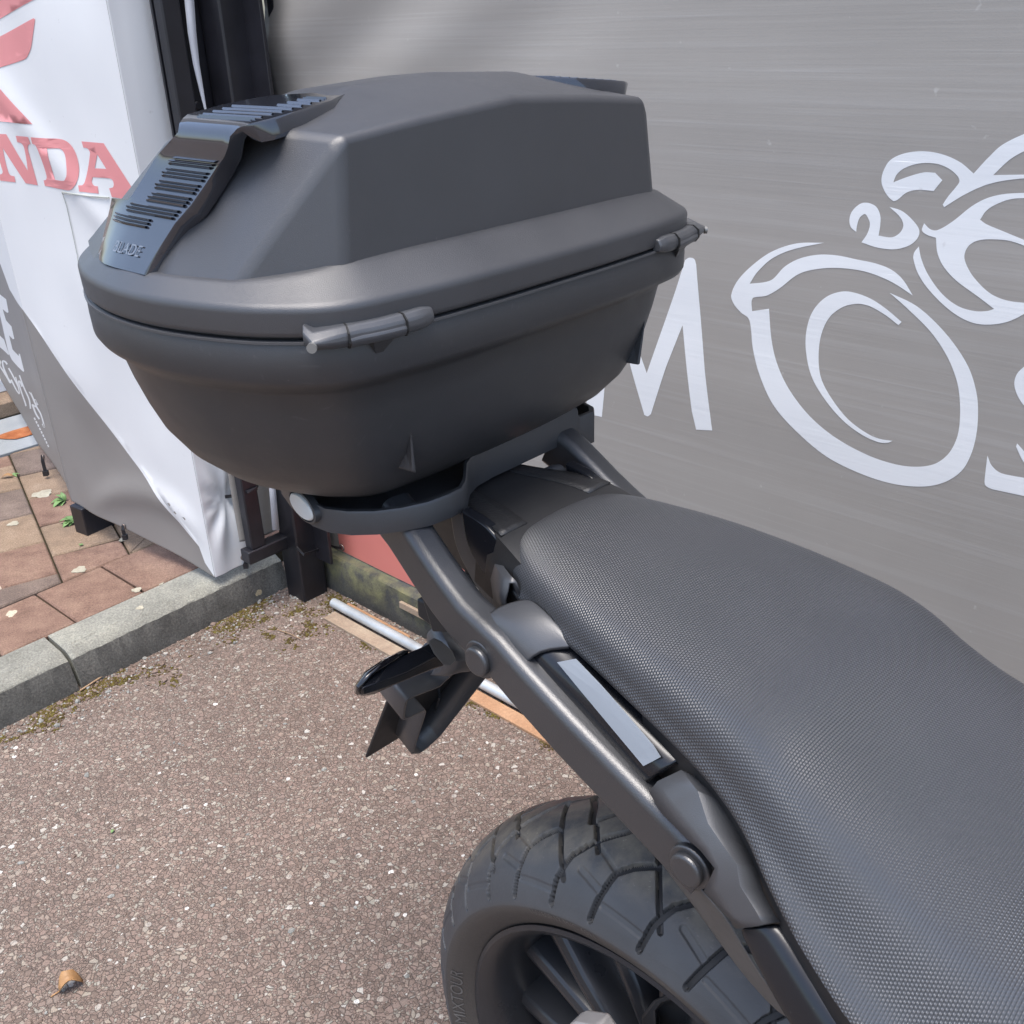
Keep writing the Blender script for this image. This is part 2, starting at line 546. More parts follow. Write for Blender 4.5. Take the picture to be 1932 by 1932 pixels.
def smoked_lens():
    m, t, b, N, L = nodes('smoked_reflector')
    v = coords(t)
    n = noise_node(t, 16, 3, 0.5, v)
    L(ramp(t, n.outputs[0], [(0.3, (0.018, 0.020, 0.026)), (0.7, (0.028, 0.031, 0.040))]).outputs[0], b.inputs['Base Color'])
    b.inputs['Roughness'].default_value = 0.09
    b.inputs['Specular IOR Level'].default_value = 0.75
    b.inputs['Coat Weight'].default_value = 0.6
    b.inputs['Coat Roughness'].default_value = 0.03
    bump(t, b, n.outputs[0], 0.05, 0.01)
    return m

M['asphalt'] = asphalt()
M['paver'] = stone('concrete_paver_red', (0.135, 0.082, 0.060), (0.205, 0.128, 0.095), (0.270, 0.180, 0.130), 16, 300, (0.52, 0.45, 0.34), 0.22, speck=0.95)
M['paver_b'] = stone('concrete_paver_brown', (0.165, 0.120, 0.085), (0.245, 0.175, 0.120), (0.300, 0.225, 0.160), 14, 280, (0.52, 0.45, 0.34), 0.2, speck=0.95)
M['paver_c'] = stone('concrete_paver_dull', (0.105, 0.080, 0.066), (0.160, 0.120, 0.098), (0.215, 0.165, 0.135), 14, 300, (0.5, 0.43, 0.33), 0.18, speck=0.95)
M['joint'] = stone('joint_soil', (0.028, 0.022, 0.012), (0.040, 0.032, 0.018), (0.055, 0.050, 0.022), 30, 300)
M['kerb'] = stone('kerb_concrete', (0.165, 0.163, 0.138), (0.235, 0.232, 0.200), (0.300, 0.295, 0.245), 10, 260, (0.46, 0.40, 0.27), 0.25, speck=0.9)
M['kerb_face'] = stone('kerb_dark_face', (0.070, 0.068, 0.060), (0.112, 0.110, 0.100), (0.165, 0.160, 0.142), 9, 240, (0.36, 0.31, 0.20), 0.3, speck=0.95)  # darker tone for the road-side face
M['wall'] = stone('mossy_concrete', (0.038, 0.038, 0.036), (0.062, 0.062, 0.058), (0.088, 0.087, 0.080), 7, 210, topgreen=(0.06, 0.105, (0.17, 0.165, 0.085)))
M['moss'] = stone('moss_clump', (0.050, 0.038, 0.010), (0.105, 0.080, 0.018), (0.17, 0.14, 0.035), 60, 500, rough=0.95)
M['grit'] = stone('loose_grit', (0.12, 0.10, 0.09), (0.22, 0.19, 0.17), (0.40, 0.37, 0.33), 45, 400)
M['flat_steel'] = stone('rusty_flat_bar', (0.20, 0.145, 0.10), (0.29, 0.22, 0.16), (0.36, 0.29, 0.21), 16, 200, rough=0.7, speck=0.35)
M['flat_tan'] = stone('tan_flat_bar', (0.28, 0.155, 0.085), (0.36, 0.21, 0.12), (0.42, 0.26, 0.155), 12, 200, rough=0.75, speck=0.3)
M['cover_metal'] = stone('galvanised_cover', (0.22, 0.235, 0.24), (0.29, 0.305, 0.31), (0.35, 0.365, 0.37), 4, 300, rough=0.55, speck=0.15)
M['rust'] = stone('rust_stain', (0.22, 0.065, 0.022), (0.33, 0.11, 0.04), (0.42, 0.17, 0.07), 30, 300, rough=0.8)
M['banner_grey'] = fabric('grey_banner_print', (0.345, 0.325, 0.298), 0.13, 0.08, 0.46, 0.10, bstr=0.05)
M['banner_white'] = fabric('white_banner_print', (0.80, 0.81, 0.81), 0.0, 0.05, 0.45, 0.15, bstr=0.02)
M['banner_taupe'] = fabric('taupe_banner_print', (0.265, 0.250, 0.235), 0.0, 0.10, 0.5, 0.10, bstr=0.02)
M['banner_pink'] = fabric('faded_red_print', (0.76, 0.30, 0.30), 0.0, 0.06, 0.45, 0.15, bstr=0.02)
M['banner_red'] = fabric('red_banner_print', (0.90, 0.31, 0.26), 0.0, 0.06, 0.45, 0.35, bstr=0.03)
M['logo_white'] = fabric('white_logo_print', (0.80, 0.82, 0.83), 0.05, 0.06, 0.45, 0.10, tint=(0.6, 0.6, 0.62), bstr=0.06)
M['strap'] = plastic('white_webbing', (0.62, 0.64, 0.68), 0.6, 0.4, 700, 0.15)
M['seat'] = seat_cover()
M['tyre'] = tyre_rubber()
M['lens'] = smoked_lens()
M['shutter'] = plastic('pale_ribbed_metal', (0.42, 0.44, 0.50), 0.5)

# ------------------------------------------------------------------ ground, kerb, pavement
NA = Vector((0.724, -0.690, 0))            # along the right-hand fence, towards the camera side
NB = Vector((0.690, 0.724, 0))             # away from the camera, square to it
g = MB()
g.add([(-60, -40, 0), (60, -40, 0), (60, 80, 0), (-60, 80, 0)], [(0, 1, 2, 3)])
ground = obj('asphalt_ground', g, M['asphalt'], smooth=0, kind='structure', recalc=False)

KD = Vector((math.sin(R(42.1)), math.cos(R(42.1)), 0))      # along the kerb
KN = Vector((math.cos(R(42.1)), -math.sin(R(42.1)), 0))     # from pavement towards the road
def kp(s, n, z):
    return KD * s + KN * n + UP * z
KB = Vector((-0.93, 1.734, 0)).dot(KN)                       # kerb foot
PROF = [(KB, -0.01), (KB - 0.004, 0.02), (KB - 0.0165, 0.0695), (KB - 0.019, 0.0725), (KB - 0.0375, 0.0825), (KB - 0.0405, 0.0838), (KB - 0.049, 0.0843), (KB - 0.052, 0.0855), (KB - 0.118, 0.0868), (KB - 0.118, -0.05)]
kerb = empty('kerb', kp(0.6, KB, 0))
kerb['kind'] = 'structure'
rk = random.Random(3)
for s0, s1 in ((-1.17, -0.259), (-0.252, 0.664), (0.672, 1.215)):
    kb = MB()
    nseg = 60
    rs = []
    for i in range(nseg + 1):
        s = s0 + (s1 - s0) * i / nseg
        ring = []
        for j, (n, z) in enumerate(PROF):
            jit = 0.0011 if 0 < j < 8 else 0
            e = 0.004 if i in (0, nseg) and 1 < j < 8 else 0
            ring.append(kp(s, n + rk.uniform(-jit, jit) - e, z + rk.uniform(-jit, jit) - e))
        rs.append(ring)
    kb.rings(rs, True, True, True)
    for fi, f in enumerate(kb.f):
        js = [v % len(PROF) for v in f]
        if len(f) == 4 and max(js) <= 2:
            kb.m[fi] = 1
    obj('kerb_stone', kb, [M['kerb'], M['kerb_face']], kerb, smooth=24)

pave = empty('pavement', kp(0.4, KB - 0.5, 0))
pave['kind'] = 'structure'
pb_ = MB()
pb_.hexa([kp(-1.6, KB - 0.119, -0.05), kp(6, KB - 0.119, -0.05), kp(6, KB - 7, -0.05), kp(-1.6, KB - 7, -0.05),
          kp(-1.6, KB - 0.119, 0.077), kp(6, KB - 0.119, 0.077), kp(6, KB - 7, 0.077), kp(-1.6, KB - 7, 0.077)])
obj('pavement_bed', pb_, M['joint'], pave, smooth=0)

def clip(poly, n, d):
    out = []
    for i, p in enumerate(poly):
        q = poly[(i + 1) % len(poly)]
        a, b = p.dot(n) - d, q.dot(n) - d
        if a <= 0:
            out.append(p)
        if a * b < 0:
            out.append(p + (q - p) * (a / (a - b)))
    return out

def paver(poly, rnd):
    if len(poly) < 3:
        return
    c = sum(poly, Vector((0, 0, 0))) / len(poly)
    area = sum((poly[i] - c).cross(poly[(i + 1) % len(poly)] - c).z for i in range(len(poly))) / 2
    if abs(area) < 0.0006:
        return
    if area < 0:
        poly = poly[::-1]
    def inset(d, z, tx, ty):
        r = []
        n = len(poly)
        for i in range(n):
            p0, p1, p2 = poly[i - 1], poly[i], poly[(i + 1) % n]
            e0, e1 = (p1 - p0).normalized(), (p2 - p1).normalized()
            n0, n1 = Vector((-e0.y, e0.x, 0)), Vector((-e1.y, e1.x, 0))
            k = n0 + n1
            k = k / max(0.4, k.dot(n0))
            q = p1 + k * d
            r.append(Vector((q.x, q.y, z + tx * (q.x - c.x) + ty * (q.y - c.y))))
        return r
    tx, ty, dz = rnd.uniform(-.012, .012), rnd.uniform(-.012, .012), rnd.uniform(-.0015, .0015)
    b = MB()
    b.rings([inset(0.0022, 0.05, 0, 0), inset(0.0022, 0.0825 + dz, tx, ty), inset(0.0055, 0.0860 + dz, tx, ty)], True, False, True)
    obj('paver', b, rnd.choice([M['paver'], M['paver'], M['paver_b'], M['paver_c'], M['paver_b']]), pave, smooth=25)

rp = random.Random(11)
e_in = KB - 0.118
for i in range(-8, 5):                     # border course along the kerb
    s0 = 0.739 + i * 0.165
    poly = [kp(s0, e_in, 0), kp(s0 + 0.165, e_in, 0), kp(s0 + 0.165, e_in - 0.201, 0), kp(s0, e_in - 0.201, 0)]
    if s0 < 1.3 and s0 > -0.75:
        paver(poly, rp)
QD = Vector((math.sin(R(149.3)), math.cos(R(149.3)), 0))
QW = Vector((math.sin(R(59.3)), math.cos(R(59.3)), 0))
W0 = Vector((-1.392, 2.593, 0)).dot(QW)
D0 = Vector((-1.246, 2.357, 0)).dot(QD)
for col_ in range(-8, 7):
    for row in range(-6, 7):
        off = 0.1 if col_ % 2 else 0.0
        w0, d0 = W0 + col_ * 0.167, D0 + row * 0.1975 + off
        poly = [QW * w + QD * d for w, d in ((w0, d0), (w0 + 0.167, d0), (w0 + 0.167, d0 + 0.1975), (w0, d0 + 0.1975))]
        poly = clip(poly, KN, e_in - 0.2015)
        if len(poly) < 3:
            continue
        poly = clip(poly, Vector((-0.719, 0.695, 0)), Vector((-1.576, 2.851, 0)).dot(Vector((-0.719, 0.695, 0))))
        if len(poly) < 3:
            continue
        cc = sum(poly, Vector((0, 0, 0))) / len(poly)
        if cc.x < -2.2 or cc.x > -0.35 or cc.y > 3.4:
            continue
        paver(poly, rp)

# metal cover and the ribbed door beyond the pavers
CD = Vector((0.695, 0.719, 0)); CN = Vector((-0.719, 0.695, 0))
c0 = Vector((-1.576, 2.851, 0)) + CN * 0.006
cv = empty('metal_ramp_cover', c0 + UP * 0.078)
tag(cv, 'pale grey metal threshold plate with a rust stain beyond the brown pavers', 'metal plate')
b = MB(); b.box(c0 + CD * 0.1 + CN * 0.16 + UP * 0.083, CD, CN, UP, 1.0, 0.16, 0.006)
obj('plate', b, M['cover_metal'], cv, bevel=0.002)
b = MB()
ctr = on_z(46, 815, 0.0915)
loop = [ctr + CD * (0.075 * math.cos(q) * (1 + 0.15 * math.sin(3 * q))) + CN * (0.055 * math.sin(q) * (1 + 0.2 * math.cos(2 * q))) for q in [2 * PI * k / 28 for k in range(28)]]
b.prism(loop, UP * 0.0006)
obj('rust_patch', b, M['rust'], cv, smooth=0)
dr = empty('ribbed_door', c0 + CN * 0.52)
tag(dr, 'pale ribbed metal door with a white sill at the far left edge', 'door')
for k in range(26):
    b = MB(); b.box(c0 + CN * (0.54 + 0.006 * (k % 2)) + CD * 0.1 + UP * (0.20 + 0.022 * k), CD, CN, UP, 1.2, 0.012, 0.0105)
    obj('rib', b, M['shutter'], dr, smooth=0)
b = MB(); b.box(c0 + CN * 0.50 + CD * 0.1 + UP * 0.16, CD, CN, UP, 1.2, 0.05, 0.022); obj('sill', b, M['banner_white'], dr, smooth=0, bevel=0.003)
b = MB(); b.box(c0 + CN * 0.42 + CD * 0.1 + UP * 0.112, CD, CN, UP, 1.2, 0.09, 0.025); obj('brick_step', b, M['paver_b'], dr, smooth=0, bevel=0.004)
# ------------------------------------------------------------------ low wall, gate track
rw = random.Random(8)
FW = Vector((-0.475, 2.144, 0))            # foot of the wall, front
b = MB()
rs = []
for i in range(61):
    t = -0.02 + 3.4 * i / 60
    p = FW + NA * t
    j = lambda k: rw.uniform(-k, k)
    rs.append([p + UP * -0.05, p + NB * j(.001) + UP * 0.05, p + NB * (0.002 + j(.001)) + UP * (0.094 + j(.001)), p + NB * (0.008 + j(.001)) + UP * (0.1 + j(.0012)), p + NB * 0.055 + UP * (0.1015 + j(.0012)), p + NB * 0.14 + UP * 0.1, p + NB * 0.14 - UP * 0.05])
b.rings(rs, True, True, True)
low_wall = obj('low_wall', b, M['wall'], smooth=40)
tag(low_wall, 'low dark concrete plinth with green algae along its top, under the red banner', 'wall')

TR0 = NB * 1.172
def tp(t, n, z):
    return NA * t + TR0 + NB * n + UP * z
track = empty('gate_track', tp(-1.4, 0, 0))
tag(track, 'sliding gate track of rusty flat bars and a galvanised round bar on the asphalt', 'gate track')
b = MB(); b.tube([tp(-1.716, 0, 0.017), tp(-1.3, 0, 0.017), tp(-0.8, 0.0, 0.017), tp(1.2, 0, 0.017)], 0.0115, 14)
obj('round_bar', b, M['steel'], track, smooth=60, bevel=0.002)
def flat(t0, t1, n0, n1, mat, cut=0.0):
    b = MB()
    b.hexa([tp(t0, n0, -0.01), tp(t1, n0, -0.01), tp(t1 - cut, n1, -0.01), tp(t0, n1, -0.01), tp(t0, n0, 0.006), tp(t1, n0, 0.006), tp(t1 - cut, n1, 0.008), tp(t0, n1, 0.008)])
    return obj('flat_bar', b, mat, track, smooth=0, bevel=0.0015)
flat(-1.694, -1.30, -0.047, -0.013, M['flat_steel'])
flat(-1.296, 1.2, -0.043, -0.013, M['flat_tan'])
flat(-1.700, -1.462, 0.0135, 0.033, M['flat_tan'], 0.018)
b = MB(); b.tube([FW + NA * 0.300 + UP * 0.066 - NB * 0.004, FW + NA * 0.42 + UP * 0.066 - NB * 0.004], [[(-.004, -.008), (.004, -.008), (.004, .008), (-.004, .008)]] * 2, 4)
obj('guide_strip', b, M['flat_steel'], low_wall, smooth=0, bevel=0.001)

# ------------------------------------------------------------------ corner post with its short fence frame
PC = Vector((-0.508, 2.063, 0))            # nearest corner of the post
frame = empty('fence_post', PC)
tag(frame, 'black steel corner post and frame between the white and grey banners', 'fence post')
pc = PC - NA * 0.035 + NB * 0.035
b = MB(); b.box(pc + UP * 1.15, NA, NB, UP, 0.035, 0.035, 1.155); obj('post', b, M['post'], frame, bevel=0.004)
FP = PC - NA * 0.055 + NB * 0.02           # fence line along the kerb
FN = NA                                    # faces the road
def fpt(x, y, off=0.0):
    return on_plane(x, y, FP + FN * off, FN)
zb0 = fpt(505, 1046).z
b = MB(); b.box(FP - NB * 0.062 + UP * (zb0 + 0.018), NB, NA, UP, 0.064, 0.018, 0.016); obj('bottom_bar', b, M['post'], frame, bevel=0.003)
sb = (fpt(478, 1000) - FP).dot(NB)
b = MB(); b.box(FP + NB * sb + UP * 1.2, NB, NA, UP, 0.019, 0.014, 1.2 - zb0 - 0.034); obj('upright_bar', b, M['post'], frame, bevel=0.003)
b = MB(); b.box(FP + NB * (sb / 2 + 0.03) - NA * 0.022 + UP * 1.4, NB, NA, UP, abs(sb) / 2 + 0.05, 0.003, 0.95); obj('sheet', b, M['post'], frame, bevel=0.001)
for x, y in ((265, 170), (298, 307)):
    pass
for x, y in ((344, 107), (372, 199)):
    p = fpt(x * 1.0, y, 0.0)
    p = on_plane(x, y, FP - NA * 0.019, NA)
    b = MB(); b.tube([p, p + NA * 0.006], 0.008, 12); obj('bolt', b, M['post'], frame, smooth=40, bevel=0.0015)
b = MB(); b.box(pc + NA * 0.055 + NB * 0.02 + UP * 1.2, NA, NB, UP, 0.034, 0.004, 1.098); obj('side_sheet', b, M['post'], frame, bevel=0.001)
BP = Vector((-0.43, 2.125, 0)) + NB * 0.012   # banner plane, right
BN = -NB
def bpt(x, y):
    return on_plane(x, y, BP, BN)
sl = (bpt(642, 1041) - BP).dot(NA)
b = MB(); b.box(BP + NA * (sl - 0.014) + NB * 0.012 + UP * 1.22, NA, NB, UP, 0.012, 0.010, 1.118); obj('frame_tube', b, M['post'], frame, bevel=0.003)

# ------------------------------------------------------------------ printed banners
class Sheet:
    """upright cloth plane: p0 + dir*s + up*z, pushed out along n by disp(s, z)"""
    def __init__(s, p0, d, n, disp):
        s.p0, s.d, s.n, s.disp = Vector((p0.x, p0.y, 0)), d, n, disp
    def sz(s, x, y):
        p = on_plane(x, y, s.p0, s.n)
        return ((p - s.p0).dot(s.d), p.z)
    def pt(s, q, off=0.0):
        return s.p0 + s.d * q[0] + UP * q[1] + s.n * (s.disp(q[0], q[1]) + off)
    def cloth(s, name, s0, s1, zlo, z1, ns, nz, mat, parent):
        b = MB()
        vs, fs = [], []
        for i in range(ns + 1):
            q = s0 + (s1 - s0) * i / ns
            lo = zlo(q)
            for j in range(nz + 1):
                f = j / nz
                f = f ** 1.5
                vs.append(s.pt((q, lo + (z1 - lo) * f)))
        for i in range(ns):
            for j in range(nz):
                k = i * (nz + 1) + j
                fs.append((k, k + nz + 1, k + nz + 2, k + 1))
        b.add(vs, fs)
        return obj(name, b, mat, parent, smooth=180, solid=-0.0012 if False else 0.0008)
    def print(s, name, loops, mat, parent, off=0.0008, rng=None, fine=0.03, px=True):
        lp = []
        for lo in loops:
            q = [s.sz(*p) if px else p for p in lo]
            if rng:
                for sg, lim in ((-1, -rng[0]), (1, rng[1])):
                    out = []
                    for i in range(len(q)):
                        a, c = q[i], q[(i + 1) % len(q)]
                        da, dc = sg * a[0] - lim, sg * c[0] - lim
                        if da <= 0:
                            out.append(a)
                        if da * dc < 0:
                            t = da / (da - dc)
                            out.append((a[0] + (c[0] - a[0]) * t, a[1] + (c[1] - a[1]) * t))
                    q = out
                    if len(q) < 3:
                        break
            if len(q) >= 3:
                lp.append(q)
            elif lo is loops[0]:
                return None
        if not lp:
            return None
        tri = geometry.tessellate_polygon([[Vector((a, c, 0)) for a, c in l] for l in lp])
        flat_ = [a for l in lp for a in l]
        bm = bmesh.new()
        vv = [bm.verts.new((a, c, 0)) for a, c in flat_]
        for t in tri:
            try:
                bm.faces.new([vv[i] for i in t])
            except ValueError:
                pass
        for _ in range(6):
            lg = [e for e in bm.edges if e.calc_length() > fine]
            if not lg:
                break
            bmesh.ops.subdivide_edges(bm, edges=lg, cuts=1)
            bmesh.ops.triangulate(bm, faces=[f for f in bm.faces if len(f.verts) > 3])
        bm.verts.index_update()
        b = MB()
        b.add([s.pt((v.co.x, v.co.y), off) for v in bm.verts], [[v.index for v in f.verts] for f in bm.faces])
        bm.free()
        o = obj(name, b, mat, parent, smooth=0, recalc=False)
        me = o.data
        if me.polygons and sum((p.normal.dot(s.n) for p in me.polygons)) < 0:
            me.flip_normals()
        for p in me.polygons:
            p.use_smooth = True
        return o

def nz3(a, b_, c=0.0):
    return noise.noise(Vector((a, b_, c)))

def disp_grey(s, z):
    d = 0.010 * nz3(s * 1.6, z * 1.1, 3.1) + 0.0022 * nz3(s * 1.2 + z * 1.0, z * 9.0, 7.7)
    k = max(0.0, min(1.0, (z - 0.85) / 0.45)) * max(0.0, min(1.0, (0.95 - s) / 0.7))
    d += 0.010 * k * math.sin((s * 0.85 - z * 0.9) * 17 + 1.0) + 0.004 * k * math.sin((s * 0.5 - z * 1.3) * 31)
    return d
G = Sheet(BP, NA, BN, disp_grey)
grey = empty('grey_banner', BP + NA * 0.8)
tag(grey, 'large grey shop banner with white motorcycle line drawing, strung behind the black seat', 'banner')
stl = G.sz(515, 185)
def edge_s(z):
    return sl + (stl[0] - sl) * (z - 0.1) / (stl[1] - 0.1)
smin = min(sl, stl[0])
G.cloth('fabric', smin, 2.6, lambda q: 0.102 + 0.004 * math.sin(q * 9), 2.25, 110, 70, M['banner_grey'], grey)
zr = G.sz(642, 1041)
red_s = [(sl, 0.104), (sl + 1.2, 0.104), (sl + 0.75, 0.33), (sl, 0.60)]
rp_ = G.print('red_corner', [[(sl + 0.001, 0.105), (sl + 1.3, 0.105), (sl + 0.42, 0.44), (sl + 0.001, 0.56)]], M['banner_red'], grey, px=False)
e_ = G.pt((zr[0] + 0.014, zr[1] + 0.018), 0.003)
b = MB()
b.rings([[e_ + (NA * math.cos(q) + UP * math.sin(q)) * r_ + BN * d_ for q in [2 * PI * k / 18 for k in range(18)]] for r_, d_ in ((.0055, .0), (.0062, .002), (.0085, .0016), (.0092, 0.0))])
obj('eyelet', b, M['brass'], grey)

q2 = crop(2092, 700, 900); q3 = crop(2092, 300, 900); q1 = crop(1750, 700, 500)
def lp(pts, q, n=7):
    return [q(x, y) for x, y in smooth_loop(pts, True, n)]
C = 1
LOGO = [
 (q2, [(675,20,C),(500,25),(350,75),(230,160),(140,255),(100,345),(115,400),(160,455),(205,490),(220,540),(235,680),(280,850),(370,1040),(520,1210),(700,1360),(900,1460),(1100,1525),(1290,1545),(1430,1520),(1540,1450),(1600,1350),(1635,1220),(1645,1080),(1635,960),(1590,810),(1500,660),(1380,520),(1250,410),(1088,332,C),(1200,430),(1350,580),(1450,730),(1510,880),(1530,1000),(1530,1150),(1510,1250),(1460,1340),(1380,1400),(1270,1420),(1130,1405),(950,1345),(750,1235),(590,1100),(460,930),(385,770),(350,620),(335,432,C),(230,447,C),(227,385),(240,362),(320,350),(400,305),(520,215),(650,182),(800,180),(950,205),(1100,265),(1235,350,C),(1170,250),(1100,190),(1000,150),(880,125),(760,100),(640,95),(520,120),(430,170),(360,245),(310,265),(215,275,C),(260,205),(350,120),(470,65)]),
 (q2, [(1165,515,C),(1145,535,C),(1060,470),(960,415),(880,402),(790,425),(710,490),(660,600),(645,730),(660,860),(720,980),(830,1120),(950,1210),(1030,1245),(1112,1258,C),(1080,1270),(1020,1265),(920,1220),(800,1130),(680,990),(600,850),(565,690),(570,560),(610,445),(690,360),(790,325),(880,335),(980,375),(1070,435)]),
 (q3, [(1300,757,C),(1340,795),(1385,800),(1480,745),(1600,650),(1700,598),(1820,572),(2000,565,C),(2000,598,C),(1850,605),(1750,640),(1690,680),(1652,735,C),(1690,762),(1780,800),(2000,890,C),(2000,925,C),(1850,870),(1740,858),(1640,865),(1580,900),(1555,960),(1570,1020),(1620,1100),(1720,1195),(1830,1240),(2000,1258,C),(2000,1285,C),(1850,1365),(1720,1390),(1600,1375),(1480,1310),(1350,1190),(1270,1080),(1235,980),(1240,940),(1268,902,C),(1285,980),(1330,1080),(1420,1200),(1520,1275),(1620,1305),(1700,1305),(1745,1292,C),(1650,1220),(1500,1110),(1420,1020),(1385,940),(1375,848,C),(1320,830),(1287,803)]),
 (q3, [(1425,657,C),(1417,640,C),(1450,590),(1500,530),(1522,495),(1510,460),(1450,410),(1370,382),(1270,382),(1180,410),(1130,450),(1107,500,C),(1200,465),(1300,438),(1370,440,C),(1415,487,C),(1360,555,C),(1260,548),(1190,565),(1130,612),(1105,617),(1060,570),(1033,500),(1045,430),(1090,360),(1180,318),(1300,305),(1420,325),(1530,375),(1612,445,C),(1700,350),(1800,260),(2000,165,C),(2000,270,C),(1850,350),(1735,455,C),(2000,450,C),(2000,468,C),(1800,490),(1680,520),(1550,580)]),
 (q3, [(875,812,C),(840,780),(832,730),(850,680),(900,635),(950,630),(1000,655),(1025,710),(1025,770),(1015,835,C),(1100,845),(1150,815),(1170,770),(1150,720),(1083,655,C),(1160,680),(1230,740),(1270,800),(1260,850),(1210,895),(1120,920),(1010,910),(908,877,C),(945,820),(960,760),(940,710),(925,700),(895,725),(880,770)]),
 (q2, [(2120,720,C),(1990,760),(1900,825),(1872,890),(1885,960),(1930,1035),(2010,1100),(2120,1160,C),(2120,1020,C),(2010,960),(1975,900),(2010,860),(2120,800,C)]),
 (q2, [(1890,1275,C),(1883,1295,C),(1930,1390),(1985,1440),(2120,1480,C),(2120,1450,C),(1990,1390),(1930,1320)]),
 (q2, [(1705,1350,C),(1730,1410),(1780,1455),(1850,1475),(2120,1520,C),(2120,1645,C),(1800,1575),(1722,1556),(1690,1532),(1690,1480)]),
 (q1, [(1030,200),(1085,215),(1108,275,C),(1160,900,C),(1210,1480,C),(1287,2150,C),(1105,2140,C),(1060,1932,C),(1000,1400,C),(955,962,C),(770,1440,C),(596,1965,C),(560,1990),(522,1975,C),(410,1570,C),(180,700,C),(40,2000,C),(-140,1960,C),(-10,300,C),(60,230),(130,270,C),(555,1500,C),(880,560,C),(985,225,C)]),
]
for q, pts in LOGO:
    G.print('white_letter' if q is q1 else 'white_line', [lp(pts, q)], M['logo_white'], grey)

# tie through the red corner
tie = MB()
tie.tube([PC + UP * 0.155 - NB * 0.003 + NA * 0.004, PC + NA * 0.03 + UP * 0.145 - NB * 0.004, e_ - NA * 0.03 + UP * 0.0 + BN * 0.012, e_ - NA * 0.01 + BN * 0.008, e_ + BN * 0.001], [[(-.0012, -.0028), (.0012, -.0028), (.0012, .0028), (-.0012, .0028)]] * 5, 4)
tag(obj('cable_tie', tie, M['tie'], smooth=0), 'black cable tie through the eyelet of the red banner corner', 'cable tie', 'cable ties holding the banners')

# ------------------------------------------------------------------ white banner round the fence on the pavement
C0 = on_z(406, 1090, 0.100)
C1 = on_z(135, 945, 0.172)
D1 = Vector((C1.x - C0.x, C1.y - C0.y, 0)); L1 = D1.length; D1.normalize()
N1 = Vector((-D1.y, D1.x, 0))
if N1.dot(EYE - C0) < 0: N1 = -N1
D2 = Vector((math.sin(R(-32)), math.cos(R(-32)), 0))
N2 = Vector((D2.y, -D2.x, 0))
if N2.dot(EYE - C1) < 0: N2 = -N2
def disp_w1(s, z):
    e = max(0.0, 1 - abs(s - L1) / 0.05)
    k = min(1.0, max(0.0, min(s, L1 - s)) / 0.08)
    d = k * (0.010 * nz3(s * 3, z * 2.2, 1.3) + 0.007 * nz3(s * 5 + z * 2, z * 4 - s * 4, 5.1))
    d += k * 0.010 * math.exp(-((z - 0.21 - 0.06 * math.sin(s * 8)) / 0.035) ** 2) * (1 if s < 0.33 else math.exp(-((s - 0.33) / 0.08) ** 2))
    d += k * 0.007 * math.exp(-((z - 0.78 - s * 0.9) / 0.045) ** 2)
    return d
def disp_w2(s, z):
    k = min(1.0, max(0.0, s) / 0.08)
    return k * (0.007 * nz3(s * 2.5, z * 2.2, 8.3))
W1 = Sheet(C0, D1, N1, disp_w1)
W2 = Sheet(C1, D2, N2, disp_w2)
white = empty('white_banner', C0)
tag(white, 'white and taupe shop banner with faded red wing and lettering, wrapped round a fence', 'banner')
h2 = [W2.sz(118, 900), W2.sz(72, 839), W2.sz(40, 780)]
hz = [h2[0][1], h2[1][1], h2[2][1]]
def lo1(s):
    f = s / L1
    return 0.100 + 0.072 * f + 0.012 * math.sin(PI * f) * (1 - f)
def lo2(s):
    if s < 0.02:
        return 0.172 + (hz[0] - 0.172) * max(0, s) / 0.02
    s1_ = max(h2[1][0], 0.05); s2_ = max(h2[2][0], s1_ + 0.05)
    if s < s1_:
        return hz[0] + (hz[1] - hz[0]) * (s - 0.02) / (s1_ - 0.02)
    return hz[1] + (hz[2] - hz[1]) * min(1.0, (s - s1_) / (s2_ - s1_))
W1.cloth('fabric', 0, L1, lo1, 2.3, 70, 80, M['banner_taupe'], white)
W2.cloth('fabric', 0, 1.9, lo2, 2.3, 90, 50, M['banner_taupe'], white)
BND = [(-260,120),(-150,300),(-60,412),(0,497),(18,546),(42,582),(100,661),(182,775),(261,883),(321,967),(351,1005),(375,1031),(387,1062),(405,1088),(404.5,1080),(300,300),(243,-40),(200,-330),(-300,-330)]
for S_, rg in ((W1, (0.0, L1)), (W2, (0.0, 1.9))):
    S_.print('white_field', [BND], M['banner_white'], white, 0.0008, rg, 0.022)
